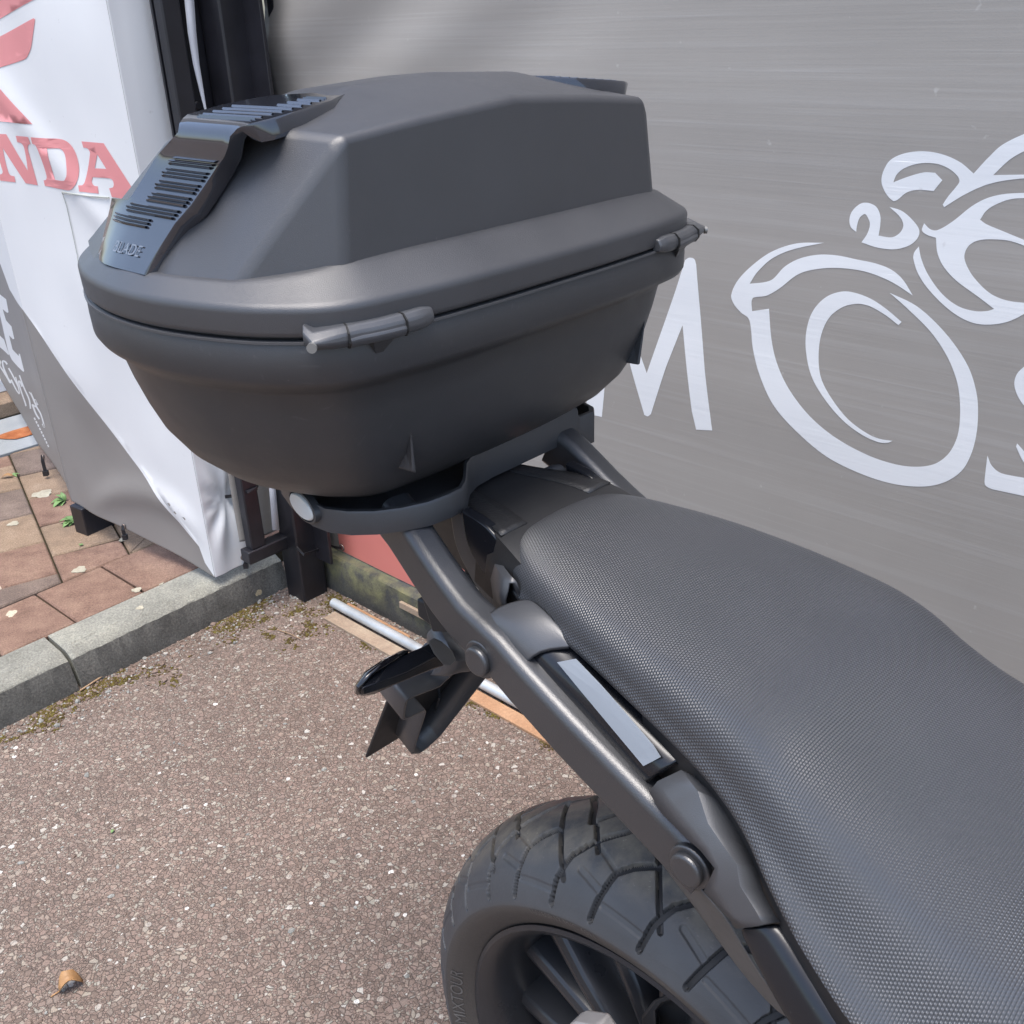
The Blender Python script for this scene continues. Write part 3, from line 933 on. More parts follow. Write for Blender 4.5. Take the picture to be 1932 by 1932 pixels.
# seam of a patch beneath the lettering
pa = crop(0, 350, 450); pw = crop(0, 0, 450)
RED = [
 (pw, [[(-400,440,C),(0,225,C),(430,0,C),(560,-80,C),(560,-400,C),(-400,-400,C)]]),
 (pw, [[(-400,640,C),(0,450,C),(440,228,C),(460,240,C),(432,420),(400,590),(370,660),(330,725),(290,750),(0,845,C),(-400,970,C)]]),
 (pw, [[(-300,760,C),(0,1080,C),(432,1556,C),(0,1520,C),(-300,1495,C)]]),
 (pa, [[(80,180,C),(350,640,C),(335,520),(318,410),(298,325),(265,290),(222,280,C),(205,200,C),(380,212,C),(402,300,C),(368,315),(355,350),(360,400),(470,822,C),(325,795,C),(42,350,C),(70,480),(108,620),(140,690),(190,708,C),(207,782,C),(20,760,C),(5,685,C),(42,675),(50,640),(-90,240,C),(-110,175,C)]]),
 (pa, [[(418,215,C),(600,230),(780,242),(880,290),(960,400),(1010,560),(1020,700),(1000,800),(950,860),(890,878),(720,858),(560,828,C),(545,760,C),(578,750),(585,700),(500,380),(470,315),(430,298,C)], [(620,355,C),(700,355),(780,364),(830,420),(868,560),(885,680),(870,735),(840,760),(705,752,C)]]),
 (pa, [[(1040,268,C),(1315,292,C),(1570,700,C),(1720,940,C),(1745,1020,C),(1430,965,C),(1395,855,C),(1440,842),(1448,795),(1425,742),(1390,730),(1190,715,C),(1180,765),(1195,805),(1220,825),(1255,830,C),(1272,920,C),(1050,890,C),(1032,815,C),(1080,810),(1100,765),(1150,420),(1130,370),(1100,350),(1065,348,C)], [(1240,430,C),(1355,612,C),(1212,605,C)]]),
]
for q, loops in RED:
    for S_, rg in ((W1, (0.0, L1)), (W2, (0.0, 1.9))):
        S_.print('red_lettering', [lp(l, q, 5) for l in loops], M['banner_pink'], white, 0.0016, rg, 0.03)
qe = crop(0, 850, 300, 1159)
E1 = [(-60,-60,C),(0,30,C),(70,95,C),(97,240,C),(85,248,C),(40,205,C),(75,330,C),(130,400,C),(162,540,C),(150,545,C),(110,500,C),(150,660,C),(212,735,C),(210,705,C),(222,715,C),(270,905,C),(262,915,C),(140,775,C),(102,700,C),(0,240,C),(-60,60,C)]
E2 = [(-90,420,C),(50,550,C),(105,712,C),(100,725,C),(-90,540,C)]
for e in (E1, E2):
    W2.print('white_lettering', [lp(e, qe)], M['banner_white'], white, 0.0008, None, 0.04)
def stroke(pts, w):
    P = [Vector((x, y, 0)) for x, y in smooth_loop(pts, False, 6)]
    Lf, Rt = [], []
    for i, p in enumerate(P):
        t = (P[min(i + 1, len(P) - 1)] - P[max(i - 1, 0)]).normalized()
        nn = Vector((-t.y, t.x, 0)) * w
        Lf.append((p.x + nn.x, p.y + nn.y)); Rt.append((p.x - nn.x, p.y - nn.y))
    return Lf + Rt[::-1]
for s_, w in (([(85,830),(65,800),(40,790),(50,860),(85,950),(120,1030),(125,1010)], 8), ([(100,870),(150,960),(210,1080)], 8), ([(180,970),(210,1080),(222,1160),(190,1120),(130,1000)], 7),
              ([(255,1080),(230,1020),(215,1020),(240,1120),(290,1270),(297,1300)], 8), ([(225,950),(270,1080),(330,1230),(345,1330)], 7),
              ([(330,1140),(322,1170),(350,1270),(400,1310),(380,1250),(340,1150)], 8), ([(360,1280),(400,1390),(435,1450)], 8),
              ([(420,1290),(385,1230),(400,1300),(455,1400),(492,1540),(470,1500)], 9), ([(-10,760),(15,800),(10,840),(60,920),(130,1040)], 9)):
    W2.print('white_lettering', [[qe(x, y) for x, y in stroke(s_, w)]], M['banner_white'], white, 0.0008, None, 0.05)
for k in range(9):
    a0, a1 = k / 9, (k + 0.72) / 9
    p0, p1 = (382 + 162 * a0, 1432 + 345 * a0), (382 + 162 * a1, 1432 + 345 * a1)
    W2.print('small_lettering', [[qe(p0[0] - 5, p0[1] + 2), qe(p0[0] + 8, p0[1] - 4), qe(p1[0] + 6, p1[1] - 4), qe(p1[0] - 5, p1[1] + 2)]], M['banner_white'], white, 0.0008, None, 0.05)
# the narrow return laced towards the post
RT = Sheet(C0, NB, NA, lambda s, z: 0)
wr = RT.sz(470, 1060)[0]
tiept = RT.sz(430, 940)
def disp_r(s, z):
    k = math.exp(-((z - 0.22) / 0.16) ** 2)
    ang = math.atan2(z - tiept[1], s - tiept[0])
    d = 0.007 * k * math.sin(ang * 9 + 0.6) * min(1, math.hypot(z - tiept[1], s - tiept[0]) / 0.06)
    d += 0.006 * nz3(s * 8, z * 3, 4.4) - 0.02 * math.exp(-(((z - tiept[1]) / 0.05) ** 2)) * max(0, s / wr)
    return d * min(1, s / 0.03)
RT.disp = disp_r
zr1 = RT.sz(470, 1060)[1]
RT.cloth('fabric', 0, wr, lambda s: 0.101 + (zr1 - 0.101) * (s / wr) ** 1.4, 2.3, 24, 120, M['banner_white'], white)
def eyelet(S_, s, z, parent, r=0.008):
    p = S_.pt((s, z), 0.003)
    b = MB()
    b.rings([[p + (S_.d * math.cos(q) + UP * math.sin(q)) * r_ + S_.n * d_ for q in [2 * PI * k / 16 for k in range(16)]] for r_, d_ in ((r * .6, 0), (r * .66, .002), (r * .92, .0016), (r, 0))])
    obj('eyelet', b, M['brass'], parent)
    return p
def tie_obj(pts, lab, w=0.0024):
    b = MB()
    b.tube(pts, [[(-.0011, -w), (.0011, -w), (.0011, w), (-.0011, w)]] * len(pts), 4)
    e = Vector(pts[-1])
    b.box(e, Vector((1, 0, 0)), Vector((0, 1, 0)), UP, w * 1.3, w * 1.3, w * 1.5)
    o = obj('cable_tie', b, M['tie'], smooth=0)
    tag(o, lab, 'cable tie', 'cable ties holding the banners')
q_ = RT.sz(470, 1058)
p = eyelet(RT, wr - 0.014, zr1 + 0.02, white)
tie_obj([p - NA * 0.02 + UP * 0.012, p + NA * 0.003 + UP * 0.004, p + NA * 0.006 - UP * 0.012, p + NA * 0.004 - UP * 0.022], 'black cable tie hanging from the eyelet at the foot of the white return', 0.004)
pt_ = RT.pt(tiept, 0.004)
bar = FP + NB * sb + UP * (pt_.z + 0.035)
tie_obj([pt_ - NA * 0.004, pt_ + NA * 0.012 + NB * 0.02, bar + NA * 0.018 - NB * 0.01, bar + NA * 0.018 + NB * 0.016, bar + NB * 0.024], 'black cable tie pulling the pleated white return to the black bar', 0.004)
s_e = W1.sz(238, 1000)
p = eyelet(W1, s_e[0], s_e[1] + 0.012, white, 0.007)
tie_obj([p + UP * 0.004, p + N1 * 0.004 - UP * 0.008, p + N1 * 0.003 - UP * 0.028], 'black cable tie on the bottom hem of the taupe banner above the pavers', 0.0042)
s_e = W2.sz(84, 868)
p = eyelet(W2, s_e[0], s_e[1] + 0.01, white, 0.007)
tie_obj([p + UP * 0.006, p + N2 * 0.004 - UP * 0.012, p + N2 * 0.004 - UP * 0.05], 'black cable tie dangling from the far hem of the taupe banner', 0.005)
# seam of the sewn patch
def seamline(pts, q, w=0.0016):
    P = [W1.sz(*q(x, y)) for x, y in pts]
    b = MB()
    b.tube([W1.pt(p, 0.0030) for p in P], w, 5)
    obj('patch_seam', b, M['seam'], white, smooth=60)
M['seam'] = plastic('stitched_seam', (0.42, 0.44, 0.40), 0.6)
seamline([(1400, 970), (1180, 950), (950, 918), (805, 905)], pa)
seamline([(805, 905), (860, 1080), (930, 1380), (1000, 1680), (1040, 1900)], pa, 0.0009)
# post foot under the banner hem
ft = on_z(166, 1012, 0.086)
b = MB(); b.box(ft + D1 * 0.026 - N1 * 0.05 + UP * 0.035, D1, N1, UP, 0.026, 0.05, 0.042)
tag(obj('fence_stub', b, M['post'], bevel=0.003), 'black square fence upright ending on the pavers under the taupe banner hem', 'fence upright')
# grey flap seen through the gap beside the post
FL = Sheet(FP - NA * 0.035, NB, NA, lambda s, z: 0.003 * nz3(s * 9, z * 6))
fl = FL.cloth('banner_flap', sb - 0.02, 0.03, lambda s: zb0 + 0.03 + 0.2 * max(0, -s - 0.06), 0.7, 10, 20, M['banner_grey'], None)
tag(fl, 'strip of grey banner showing through the gap beside the black post', 'banner')
# webbing strap
b = MB()
sp = [((349, -60), (371, -60)), ((348, 0), (366, 0)), ((354, 60), (370, 60)), ((364, 120), (376, 120)), ((376, 170), (384, 170)), ((388, 215), (391, 215)), ((400, 280), (402, 280)), ((470, 640), (474, 640)), ((508, 925), (520, 925)), ((514, 1000), (527, 1000))]
vs = []
for a, c in sp:
    vs += [on_plane(*a, FP + NA * 0.004, NA), on_plane(*c, FP + NA * 0.006, NA)]
b.add(vs, [(2 * i, 2 * i + 1, 2 * i + 3, 2 * i + 2) for i in range(len(sp) - 1)])
tag(obj('webbing_strap', b, M['strap'], smooth=180, solid=0.0015), 'white webbing strap hanging down beside the black corner post', 'strap')
# ------------------------------------------------------------------ motorcycle
import numpy as np
bike = empty('motorcycle', BO)
tag(bike, 'rear half of a black motorcycle with a ribbed black seat, parked by the grey banner', 'motorcycle')

def group_part(name, parent):
    o = bpy.data.objects.new(name, None)
    COL.objects.link(o)
    o.parent = parent
    o.empty_display_size = 0.03
    ORIG[o.name] = ORIG[parent.name]
    return o

M['lens_letter'] = plastic('lens_lettering', (0.11, 0.12, 0.14), 0.15, coat=0.5)
M['lens_clear'] = plastic('smoked_indicator_lens', (0.006, 0.006, 0.008), 0.08, coat=0.5)
M['rubber_grey'] = plastic('worn_rubber_boot', (0.075, 0.078, 0.08), 0.45)
M['matt_brown'] = plastic('matt_guard_plastic', (0.090, 0.083, 0.076), 0.5, 0.1)
# wheel ------------------------------------------------------------
AX = 0.312
wheel = group_part('rear_wheel', bike)
def wp(lat, r, th):                        # lat to the right, th from the top towards the front
    return bk(r * math.sin(th), -lat, AX + r * math.cos(th))
TREAD = [(-.0795, .259), (-.079, .262), (-.076, .268), (-.066, .284), (-.05, .2975), (-.03, .307), (-.015, .311), (0, .312)]
TREAD = TREAD + [(-a, r) for a, r in TREAD[-2::-1]]
tl = np.array([p[0] for p in TREAD]); tr_ = np.array([p[1] for p in TREAD])
fine_l = np.linspace(tl[0], tl[-1], 600); fine_r = np.interp(fine_l, tl, tr_)
k5 = np.ones(41) / 41
fr2 = np.convolve(np.pad(fine_r, 20, mode='reflect', reflect_type='odd'), k5, 'valid')
fine_r = fr2
arc = np.concatenate([[0], np.cumsum(np.hypot(np.diff(fine_l), np.diff(fine_r)))]); arc -= arc[len(arc) // 2]
S = np.linspace(arc[0], arc[-1], 220)
SL = np.interp(S, arc, fine_l); SR = np.interp(S, arc, fine_r)
th_fine = np.radians(np.arange(-78, 34, 0.13)); th_rest = np.radians(np.arange(34, 282, 1.6))
TH = np.concatenate([th_fine, th_rest])
PER = 21.2
GRV = [([(-.092, 0), (-.068, .7), (-.048, 2.2), (-.028, 5.5), (-.011, 9), (.012, 12.2)], .0066, .0055),
       ([(-.092, 10), (-.070, 11), (-.048, 12), (-.037, 14.2), (-.026, 17.6)], .0066, .0055),
       ([(-.070, 2.3), (-.026, -3.5), (.012, -8.6)], .0048, .0045),
       ([(-.038, 6.8), (-.013, 2.9)], .0046, .004),
       ([(-.077, 12.0), (-.081, 20.6)], .0060, .0012),
       ([(-.057, 5.2), (-.068, 11.0)], .0068, .0014),
       ([(-.032, 6.0), (-.046, 11.6)], .0045, .0014)]
GRV += [([(-s, t + PER / 2) for s, t in pl], w, d) for pl, w, d in GRV]
MPD = 0.30 * PI / 180
gs, gt = np.meshgrid(S, np.degrees(TH) - 327.0, indexing='ij')
gt = np.mod(gt, PER)
depth = np.zeros_like(gs)
for pl, w, d in GRV:
    for sh in (-PER, 0, PER):
        for (s0, t0), (s1, t1) in zip(pl[:-1], pl[1:]):
            ax, ay, bx_, by = s0, (t0 + sh) * MPD, s1, (t1 + sh) * MPD
            if max(ay, by) < -0.01 or min(ay, by) > PER * MPD + 0.01:
                continue
            px, py = gs - ax, gt * MPD - ay
            vx, vy = bx_ - ax, by - ay
            L2 = vx * vx + vy * vy
            t = np.clip((px * vx + py * vy) / L2, 0, 1)
            dist = np.hypot(px - t * vx, py - t * vy)
            f = np.clip((w / 2 + 0.0006 - dist) / 0.0014, 0, 1)
            depth = np.maximum(depth, d * f * f * (3 - 2 * f))
nx = np.gradient(SR, S) * -1; ny = np.gradient(SL, S)      # outward normal (lat, r) from tangent
nl, nr = nx, ny
mb = MB()
BEAD = [(.058, .226), (.064, .232), (.071, .240), (.076, .249)]
NS = len(S)
for j, th in enumerate(TH):
    sth, cth = math.sin(th), math.cos(th)
    row = [(-l, r) for l, r in BEAD] + [(SL[i] - nl[i] * depth[i, j], SR[i] - nr[i] * depth[i, j]) for i in range(NS)] + [(l, r) for l, r in BEAD[::-1]]
    sv = [-.104 - .01 * (4 - k) for k in range(4)] + list(S) + [.104 + .01 * (k + 1) for k in range(4)]
    base = len(mb.v)
    for k, (l, r) in enumerate(row):
        mb.v.append(bk(r * sth, -l, AX + r * cth))
        mb.uv[base + k] = (th / (2 * PI), -sv[k])
n = NS + 8
for j in range(len(TH)):
    a, c = j * n, ((j + 1) % len(TH)) * n
    for k in range(n - 1):
        if 4 <= k < n - 5 and min(depth[k - 4, j], depth[k - 3, j], depth[k - 4, (j + 1) % len(TH)]) > .0022:
            mb.m[len(mb.f)] = 1
        mb.f.append([a + k, a + k + 1, c + k + 1, c + k])
M['groove'] = plastic('shaded_groove_rubber', (0.016, 0.016, 0.017), 0.6)  # groove floors coloured darker to stand for the shade inside them
obj('tyre', mb, [M['tyre'], M['groove']], wheel, smooth=50)

def revolve(prof, n=96, cap=False):
    b = MB()
    b.rings([[wp(l, r, 2 * PI * k / n) for l, r in prof] for k in range(n)] + [[wp(l, r, 0) for l, r in prof]], True)
    return b
rim = revolve([(.0605, .229), (.0645, .2295), (.066, .225), (.062, .2185), (.052, .212), (.034, .204), (.0, .2), (-.034, .204), (-.052, .212), (-.062, .2185), (-.066, .225), (-.0645, .2295), (-.06, .229), (-.052, .217), (0, .209), (.052, .217)], 120)
obj('rim', rim, M['cast'], wheel, smooth=50)
hub = revolve([(.055, .02), (.055, .046), (.045, .056), (.02, .066), (-.02, .066), (-.045, .056), (-.055, .046), (-.055, .02)], 48)
obj('hub', hub, M['cast'], wheel, smooth=40)
for k in range(8):
    c0_ = R(-60 + 45 * k)
    for sg in (-1, 1):
        pts = [(.030, .055, c0_ + R(16 + sg * 5)), (.032, .10, c0_ + R(11 + sg * 6)), (.026, .15, c0_ + R(4 + sg * 8)), (.016, .205, c0_ + R(-1 + sg * 10))]
        b = MB()
        rs = []
        for i, (lat, r, th) in enumerate(pts):
            p = wp(lat, r, th)
            q = wp(lat, pts[min(i + 1, 3)][1], pts[min(i + 1, 3)][2]) - wp(lat, pts[max(i - 1, 0)][1], pts[max(i - 1, 0)][2])
            q.normalize()
            side = q.cross(HB).normalized()
            w = (.017, .015, .0155, .019)[i]
            rs.append([p + side * (w * x_) - HB * y_ for x_, y_ in ((-.62, .003), (0, .007), (.62, .003), (1, -.012), (1, -.040), (-1, -.040), (-1, -.012))])
        b.rings(rs, True, True, True)
        obj('spoke', b, M['cast'], wheel, smooth=40, bevel=0.0025)
disc = revolve([(.088, .062), (.088, .118), (.084, .118), (.084, .062)], 80)
obj('brake_disc', disc, M['steel'], wheel, smooth=30)
b = MB()
loop = [at_b(x, y, -.100) for x, y in ((1066, 1956), (1072, 1935), (1082, 1931), (1122, 1938), (1135, 1958), (1190, 2012), (1120, 2032))]
b.prism(loop, HB * 0.02)
obj('caliper', b, M['alloy'], wheel, smooth=30, bevel=0.003)
def sidewall_text(txt, th0, r0, size, name='sidewall_lettering'):
    cu = bpy.data.curves.new('lettering', 'FONT')
    cu.body = txt
    cu.size = size
    to = bpy.data.objects.new('lettering', cu)
    COL.objects.link(to)
    me0 = bpy.data.meshes.new_from_object(to)
    bpy.data.objects.remove(to)
    b = MB()
    vs = []
    for v in me0.vertices:
        r = r0 + v.co.y
        th = th0 + v.co.x / r0
        lat = .0587 + (min(r, .256) - .226) * .72 + .0006
        lat = np.interp(r, [.226, .232, .240, .249, .259], [.058, .064, .071, .076, .0795]) + .0009
        vs.append(wp(lat, r, th))
    b.add(vs, [list(p.vertices) for p in me0.polygons])
    bpy.data.meshes.remove(me0)
    return obj(name, b, M['tyre_letter'], wheel, smooth=0)
M['tyre_letter'] = plastic('raised_rubber_letters', (0.095, 0.090, 0.085), 0.5)
sidewall_text('MIXTOUR', R(-100), .2405, .0185)
sidewall_text('160/60R17 M/C 69H', R(-30), .2525, .0098)

# caliper bracket with an opening, low inside the wheel
q7 = crop(1200, 1992, 1000)
b = MB()
hole = [(1400, 1845), (1430, 1815), (1490, 1800), (1545, 1820), (1575, 1875), (1560, 1925), (1480, 1950), (1400, 1930)]
oute = [(1300, 1890), (1370, 1800), (1480, 1745), (1590, 1775), (1655, 1870), (1680, 1980), (1480, 2010), (1320, 1990)]
b.rings([[at_b(*q7(x, y), -.048) for x, y in oute], [at_b(*q7(x, y), -.051) for x, y in [(o[0] * .9 + h_[0] * .1, o[1] * .9 + h_[1] * .1) for o, h_ in zip(oute, hole)]], [at_b(*q7(x, y), -.051) for x, y in [(o[0] * .2 + h_[0] * .8, o[1] * .2 + h_[1] * .8) for o, h_ in zip(oute, hole)]], [at_b(*q7(x, y), -.036) for x, y in hole]], True, False, True)
obj('caliper_bracket', b, M['dull'], wheel, smooth=30, bevel=0.002)

# grab rails -----------------------------------------------------------
def rail_section(w, hgt, r, n=5):
    out = []
    for cx, cy, a0 in ((w - r, hgt - r, 0), (-w + r, hgt - r, 90), (-w + r, -hgt + r, 180), (w - r, -hgt + r, 270)):
        for k in range(n + 1):
            a = R(a0 + 90 * k / n)
            out.append((cx + r * math.cos(a), cy + r * math.sin(a)))
    return out
RPX = [crop(900, 1200, 1000)(x, y) for x, y in ((385, 690), (450, 775), (520, 885), (600, 1010), (690, 1140), (800, 1285), (910, 1395), (1010, 1495), (1130, 1640), (1260, 1785), (1390, 1932))] + [(1215, 1600), (1262, 1650), (1300, 1690)]
RB = [-(.1095 + .019 * min(1, i / 11)) for i in range(len(RPX))]      # the rails spread towards the front
low = [at_b(x, y, rb) for (x, y), rb in zip(RPX, RB)]
RAIL_SEC = []
for cx_, cy_, a0_, r_ in ((1, 1, 0, .0085), (-1, 1, 90, .0085), (-1, -1, 180, .004), (1, -1, 270, .004)):
    for k_ in range(6):
        a_ = R(a0_ + 18 * k_)
        RAIL_SEC.append((cx_ * (.0135 - r_) + r_ * math.cos(a_), cy_ * (.019 - r_) + r_ * math.sin(a_)))
def rail(sgn):
    path = []
    for i, p in enumerate(low):
        t = (low[min(i + 1, len(low) - 1)] - low[max(i - 1, 0)]).normalized()
        up = (HB.cross(t)) * -1
        if up.z < 0: up = -up
        q = p + up * 0.0185
        rel = q - BO
        path.append(bk(rel.dot(HA), sgn * (-RB[i] - .0135), rel.z))
    b = MB()
    b.tube(path, [RAIL_SEC] * len(path), 4)
    o = obj('grab_rail', b, M['rail'], bike, smooth=50)
    wn_ = o.modifiers.new('flat', 'WEIGHTED_NORMAL'); wn_.weight = 80; wn_.keep_sharp = True
    for (x, y), rb in (((905, 1245), .1178), ((1300, 1637), .1285)):
        c = at_b(x, y, -rb - .003) - BO
        c = bk(c.dot(HA), sgn * rb, c.z)
        d = HB * sgn
        b = MB(); b.tube([c - d * 0.002, c + d * 0.0035], 0.0155, 28); obj('washer', b, M['rail'], o, smooth=40, bevel=0.0012)
        b = MB(); b.tube([c + d * 0.0025, c + d * 0.0085], 0.0118, 28); obj('bolt', b, M['rail'], o, smooth=40, bevel=0.0022, seg=3)
rail(-1); rail(1)

# seat -----------------------------------------------------------------
#       a      half-width  z-centre  z-edge  bottom-half  z-bottom
SEAT = [(-.178, .018, .874, .868, .020, .862), (-.1745, .040, .887, .877, .042, .859), (-.163, .056, .8945, .884, .059, .857), (-.14, .071, .898, .888, .075, .857), (-.10, .084, .8975, .8875, .088, .856), (-.05, .096, .895, .885, .0995, .854),
        (.005, .106, .8895, .8795, .110, .846), (.05, .112, .883, .873, .117, .836), (.08, .115, .8775, .867, .122, .826), (.105, .118, .868, .857, .129, .814), (.13, .121, .854, .842, .140, .798),
        (.16, .126, .840, .827, .152, .783), (.20, .134, .828, .814, .166, .770), (.26, .142, .820, .806, .180, .758), (.34, .144, .822, .806, .180, .750), (.46, .125, .845, .826, .150, .75), (.60, .10, .875, .855, .12, .78)]
b = MB()
NA_, NB_ = 150, 44
rows = []
for i in range(NA_ + 1):
    a = -.178 + (.60 + .178) * (i / NA_) ** 1.25
    w, zc, ze, wb, zb = catmull(SEAT, a)
    sec = [(0, zc), (w * .35, zc - .0006), (w * .66, zc - (zc - ze) * .18), (w * .86, zc - (zc - ze) * .55), (w * .955, ze - .003), (w * 1.0 + (wb - w) * .08, ze - .013 * min(1, (ze - zb) / .036)), (w + (wb - w) * .5, (ze - .013 * min(1, (ze - zb) / .036) + zb) / 2), (wb, zb + .005 * min(1, (ze - zb) / .036)), (wb * .985, zb), (wb * .9, zb - .004)]
    # resample the half section evenly along its smooth curve
    fine_ = smooth_loop(sec, False, 8)
    L_ = [0]
    for k in range(1, len(fine_)):
        L_.append(L_[-1] + math.hypot(fine_[k][0] - fine_[k - 1][0], fine_[k][1] - fine_[k - 1][1]))
    half = []
    for k in range(NB_ + 1):
        t = L_[-1] * k / NB_
        m_ = 0
        while m_ < len(L_) - 2 and L_[m_ + 1] < t: m_ += 1
        f = (t - L_[m_]) / max(1e-9, L_[m_ + 1] - L_[m_])
        half.append((fine_[m_][0] + (fine_[m_ + 1][0] - fine_[m_][0]) * f, fine_[m_][1] + (fine_[m_ + 1][1] - fine_[m_][1]) * f, t))
    row = [(-x, z, -t) for x, z, t in half[:0:-1]] + [(x, z, t) for x, z, t in half]
    rows.append((a, row))
arcA = 0
for i, (a, row) in enumerate(rows):
    if i:
        arcA += math.hypot(a - rows[i - 1][0], row[NB_][1] - rows[i - 1][1][NB_][1])
    for x, z, t in row:
        b.uv[len(b.v)] = (t, arcA)
        b.v.append(bk(a, x, z))
n = 2 * NB_ + 1
for i in range(NA_):
    for k in range(n - 1):
        b.f.append([i * n + k, i * n + k + 1, (i + 1) * n + k + 1, (i + 1) * n + k])
b.f.append(list(range(n)))
seat = obj('seat', b, M['seat'], bike, smooth=60)

b = MB()
rs = []
for i in range(60):
    a = -.16 + .72 * i / 59
    w, zc, ze, wb, zb = catmull(SEAT, a)
    rs.append([bk(a, -wb * .5, zb - .09), bk(a, -wb * .84, zb - .07), bk(a, -wb * .93, zb - .03), bk(a, -wb * .965, zb + .004), bk(a, 0, zb + .006), bk(a, wb * .965, zb + .004), bk(a, wb * .955, zb - .03), bk(a, wb * .86, zb - .07), bk(a, wb * .5, zb - .09)])
b.rings(rs[14:], False)
obj('seat_base', b, M['dull'], bike, smooth=40)

# tail under the luggage tray -------------------------------------------
#        a     top-half  z-top  shoulder-half  z-shoulder  low-half z-low
TAIL = [(-.36, .016, .878, .018, .868, .020, .84), (-.28, .034, .892, .037, .880, .039, .84), (-.23, .045, .896, .048, .884, .050, .84), (-.16, .066, .895, .069, .876, .071, .84), (-.10, .074, .87, .076, .86, .078, .84)]
b = MB()
rs = []
for i in range(31):
    a = -.36 + .26 * i / 30
    w, zt, ws, zs, wl, zl = catmull(TAIL, a)
    h_ = [(0, zt), (w * .9, zt), (w, zt - .0015), (ws * .97, zs + .002), (ws, zs - .004), (wl, zl)]
    rs.append([bk(a, x, z) for x, z in [(-x, z) for x, z in h_[:0:-1]] + h_])
b.rings(rs, False)
M['tailtex'] = plastic('stippled_black_plastic', (0.020, 0.020, 0.021), 0.45, 0.9, 420, 0.2, 0.5, 0.15)
obj('tail_cowl', b, M['dull'], bike, smooth=30, solid=0.002)
b = MB()
for sg in (-1, 1):
    rs = []
    for i in range(21):
        a = -.285 + .125 * i / 20
        w, zt, ws, zs, wl, zl = catmull(TAIL, a)
        rs.append([bk(a, sg * (w * f), zt + .0012) for f in (.55, .7, .85, .98)])
    b.rings(rs, False)
obj('tail_grip_strip', b, M['tailtex'], bike, smooth=60, solid=0.0012)
# lip that hugs the rear of the seat
b = MB()
rs = []
lipA = [-.125, -.135, -.145, -.152, -.16, -.164, -.168, -.1735, -.177]
side_ = [(a, catmull(SEAT, a)[0]) for a in lipA]
outl = [(a, w) for a, w in side_] + [(-.179, .010), (-.179, -.010)] + [(a, -w) for a, w in side_[::-1]]
for a, w in outl:
    k = 1 if w >= 0 else -1
    rs.append([bk(a - .001, w + k * .002, .862), bk(a - .005, w + k * .0035, .874), bk(a - .010, w + k * .005, .872), bk(a - .014, w + k * .006, .856), bk(a - .012, w + k * .005, .82)])
b.rings(rs, False)
obj('seat_lip', b, M['matt'], bike, smooth=50, solid=0.002)

# inner side panels, right and left -------------------------------------
q5 = crop(900, 1200, 1000)
def side_panel(name, pts, b0, th, mat, q=q5, bevel=0.002, both=True, nn=6, par=bike):
    lo = [q(x, y) for x, y in smooth_loop(pts, True, nn)] if q else pts
    for sg in ((-1, 1) if both else (-1,)):
        L_ = []
        for x, y in lo:
            r = at_b(x, y, b0) - BO
            L_.append(bk(r.dot(HA), sg * abs(b0), r.z))
        b = MB(); b.prism(L_, HB * (-sg) * th)
        o = obj(name, b, mat, par, smooth=35, bevel=bevel)
    return o
side_panel('tail_side_panel', [(795, 560, 1), (845, 560, 1), (1000, 700), (1180, 930), (1290, 1100), (1330, 1300, 1), (1250, 1290), (1060, 1200, 1), (1000, 1090), (905, 925), (830, 760)], -.061, .012, M['matt'])
side_panel('tail_inner_panel', [(860, 560, 1), (1010, 660), (1180, 890), (1260, 1060, 1), (1180, 1080), (1105, 1095, 1), (1000, 940), (900, 760)], -.066, .010, M['gloss'], bevel=0.0015)
# dark number/tail panel seen between the rail and the tail, with upside-down lettering
b = MB()
tpan = [at_b(*q5(x, y), -.060) for x, y in ((905, 925), (870, 922), (760, 968), (640, 1060), (700, 1250), (980, 1260), (1075, 1150), (1000, 1060))]
b.prism(tpan, HB * 0.03)
pan = obj('tail_light_panel', b, M['dull'], bike, smooth=35, bevel=0.002)
def decal_text(txt, p0, dx, dy, size, mat, parent, name='lettering'):
    cu = bpy.data.curves.new('lettering', 'FONT')
    cu.body = txt
    cu.size = 1.0
    to = bpy.data.objects.new('lettering', cu)
    COL.objects.link(to)
    me0 = bpy.data.meshes.new_from_object(to)
    bpy.data.objects.remove(to)
    b = MB()
    b.add([p0 + dx * (v.co.x * size) + dy * (v.co.y * size) for v in me0.vertices], [list(p.vertices) for p in me0.polygons])
    bpy.data.meshes.remove(me0)
    return obj(name, b, mat, parent, smooth=0)
pA, pB_ = at_b(*q5(958, 983), -.0608), at_b(*q5(815, 1052), -.0608)
dx = (pB_ - pA); wlen = dx.length; dx.normalize()
dy = dx.cross(HB).normalized()
pT = at_b(*q5(960, 1010), -.0608)
if (pT - pA).dot(dy) > 0: dy = -dy
decal_text('ONDA', at_b(*q5(952, 980), -.0610), dx, -dy if False else dy * -1, wlen / 2.75, M['white_mark'], pan)
for s_ in ([(880, 1078), (975, 1190)], [(880, 1078), (1010, 1098)]):
    b = MB(); b.tube([at_b(*q5(x, y), -.0608) for x, y in s_], 0.0011, 6); obj('trim_line', b, M['grey_mark'], pan, smooth=60)

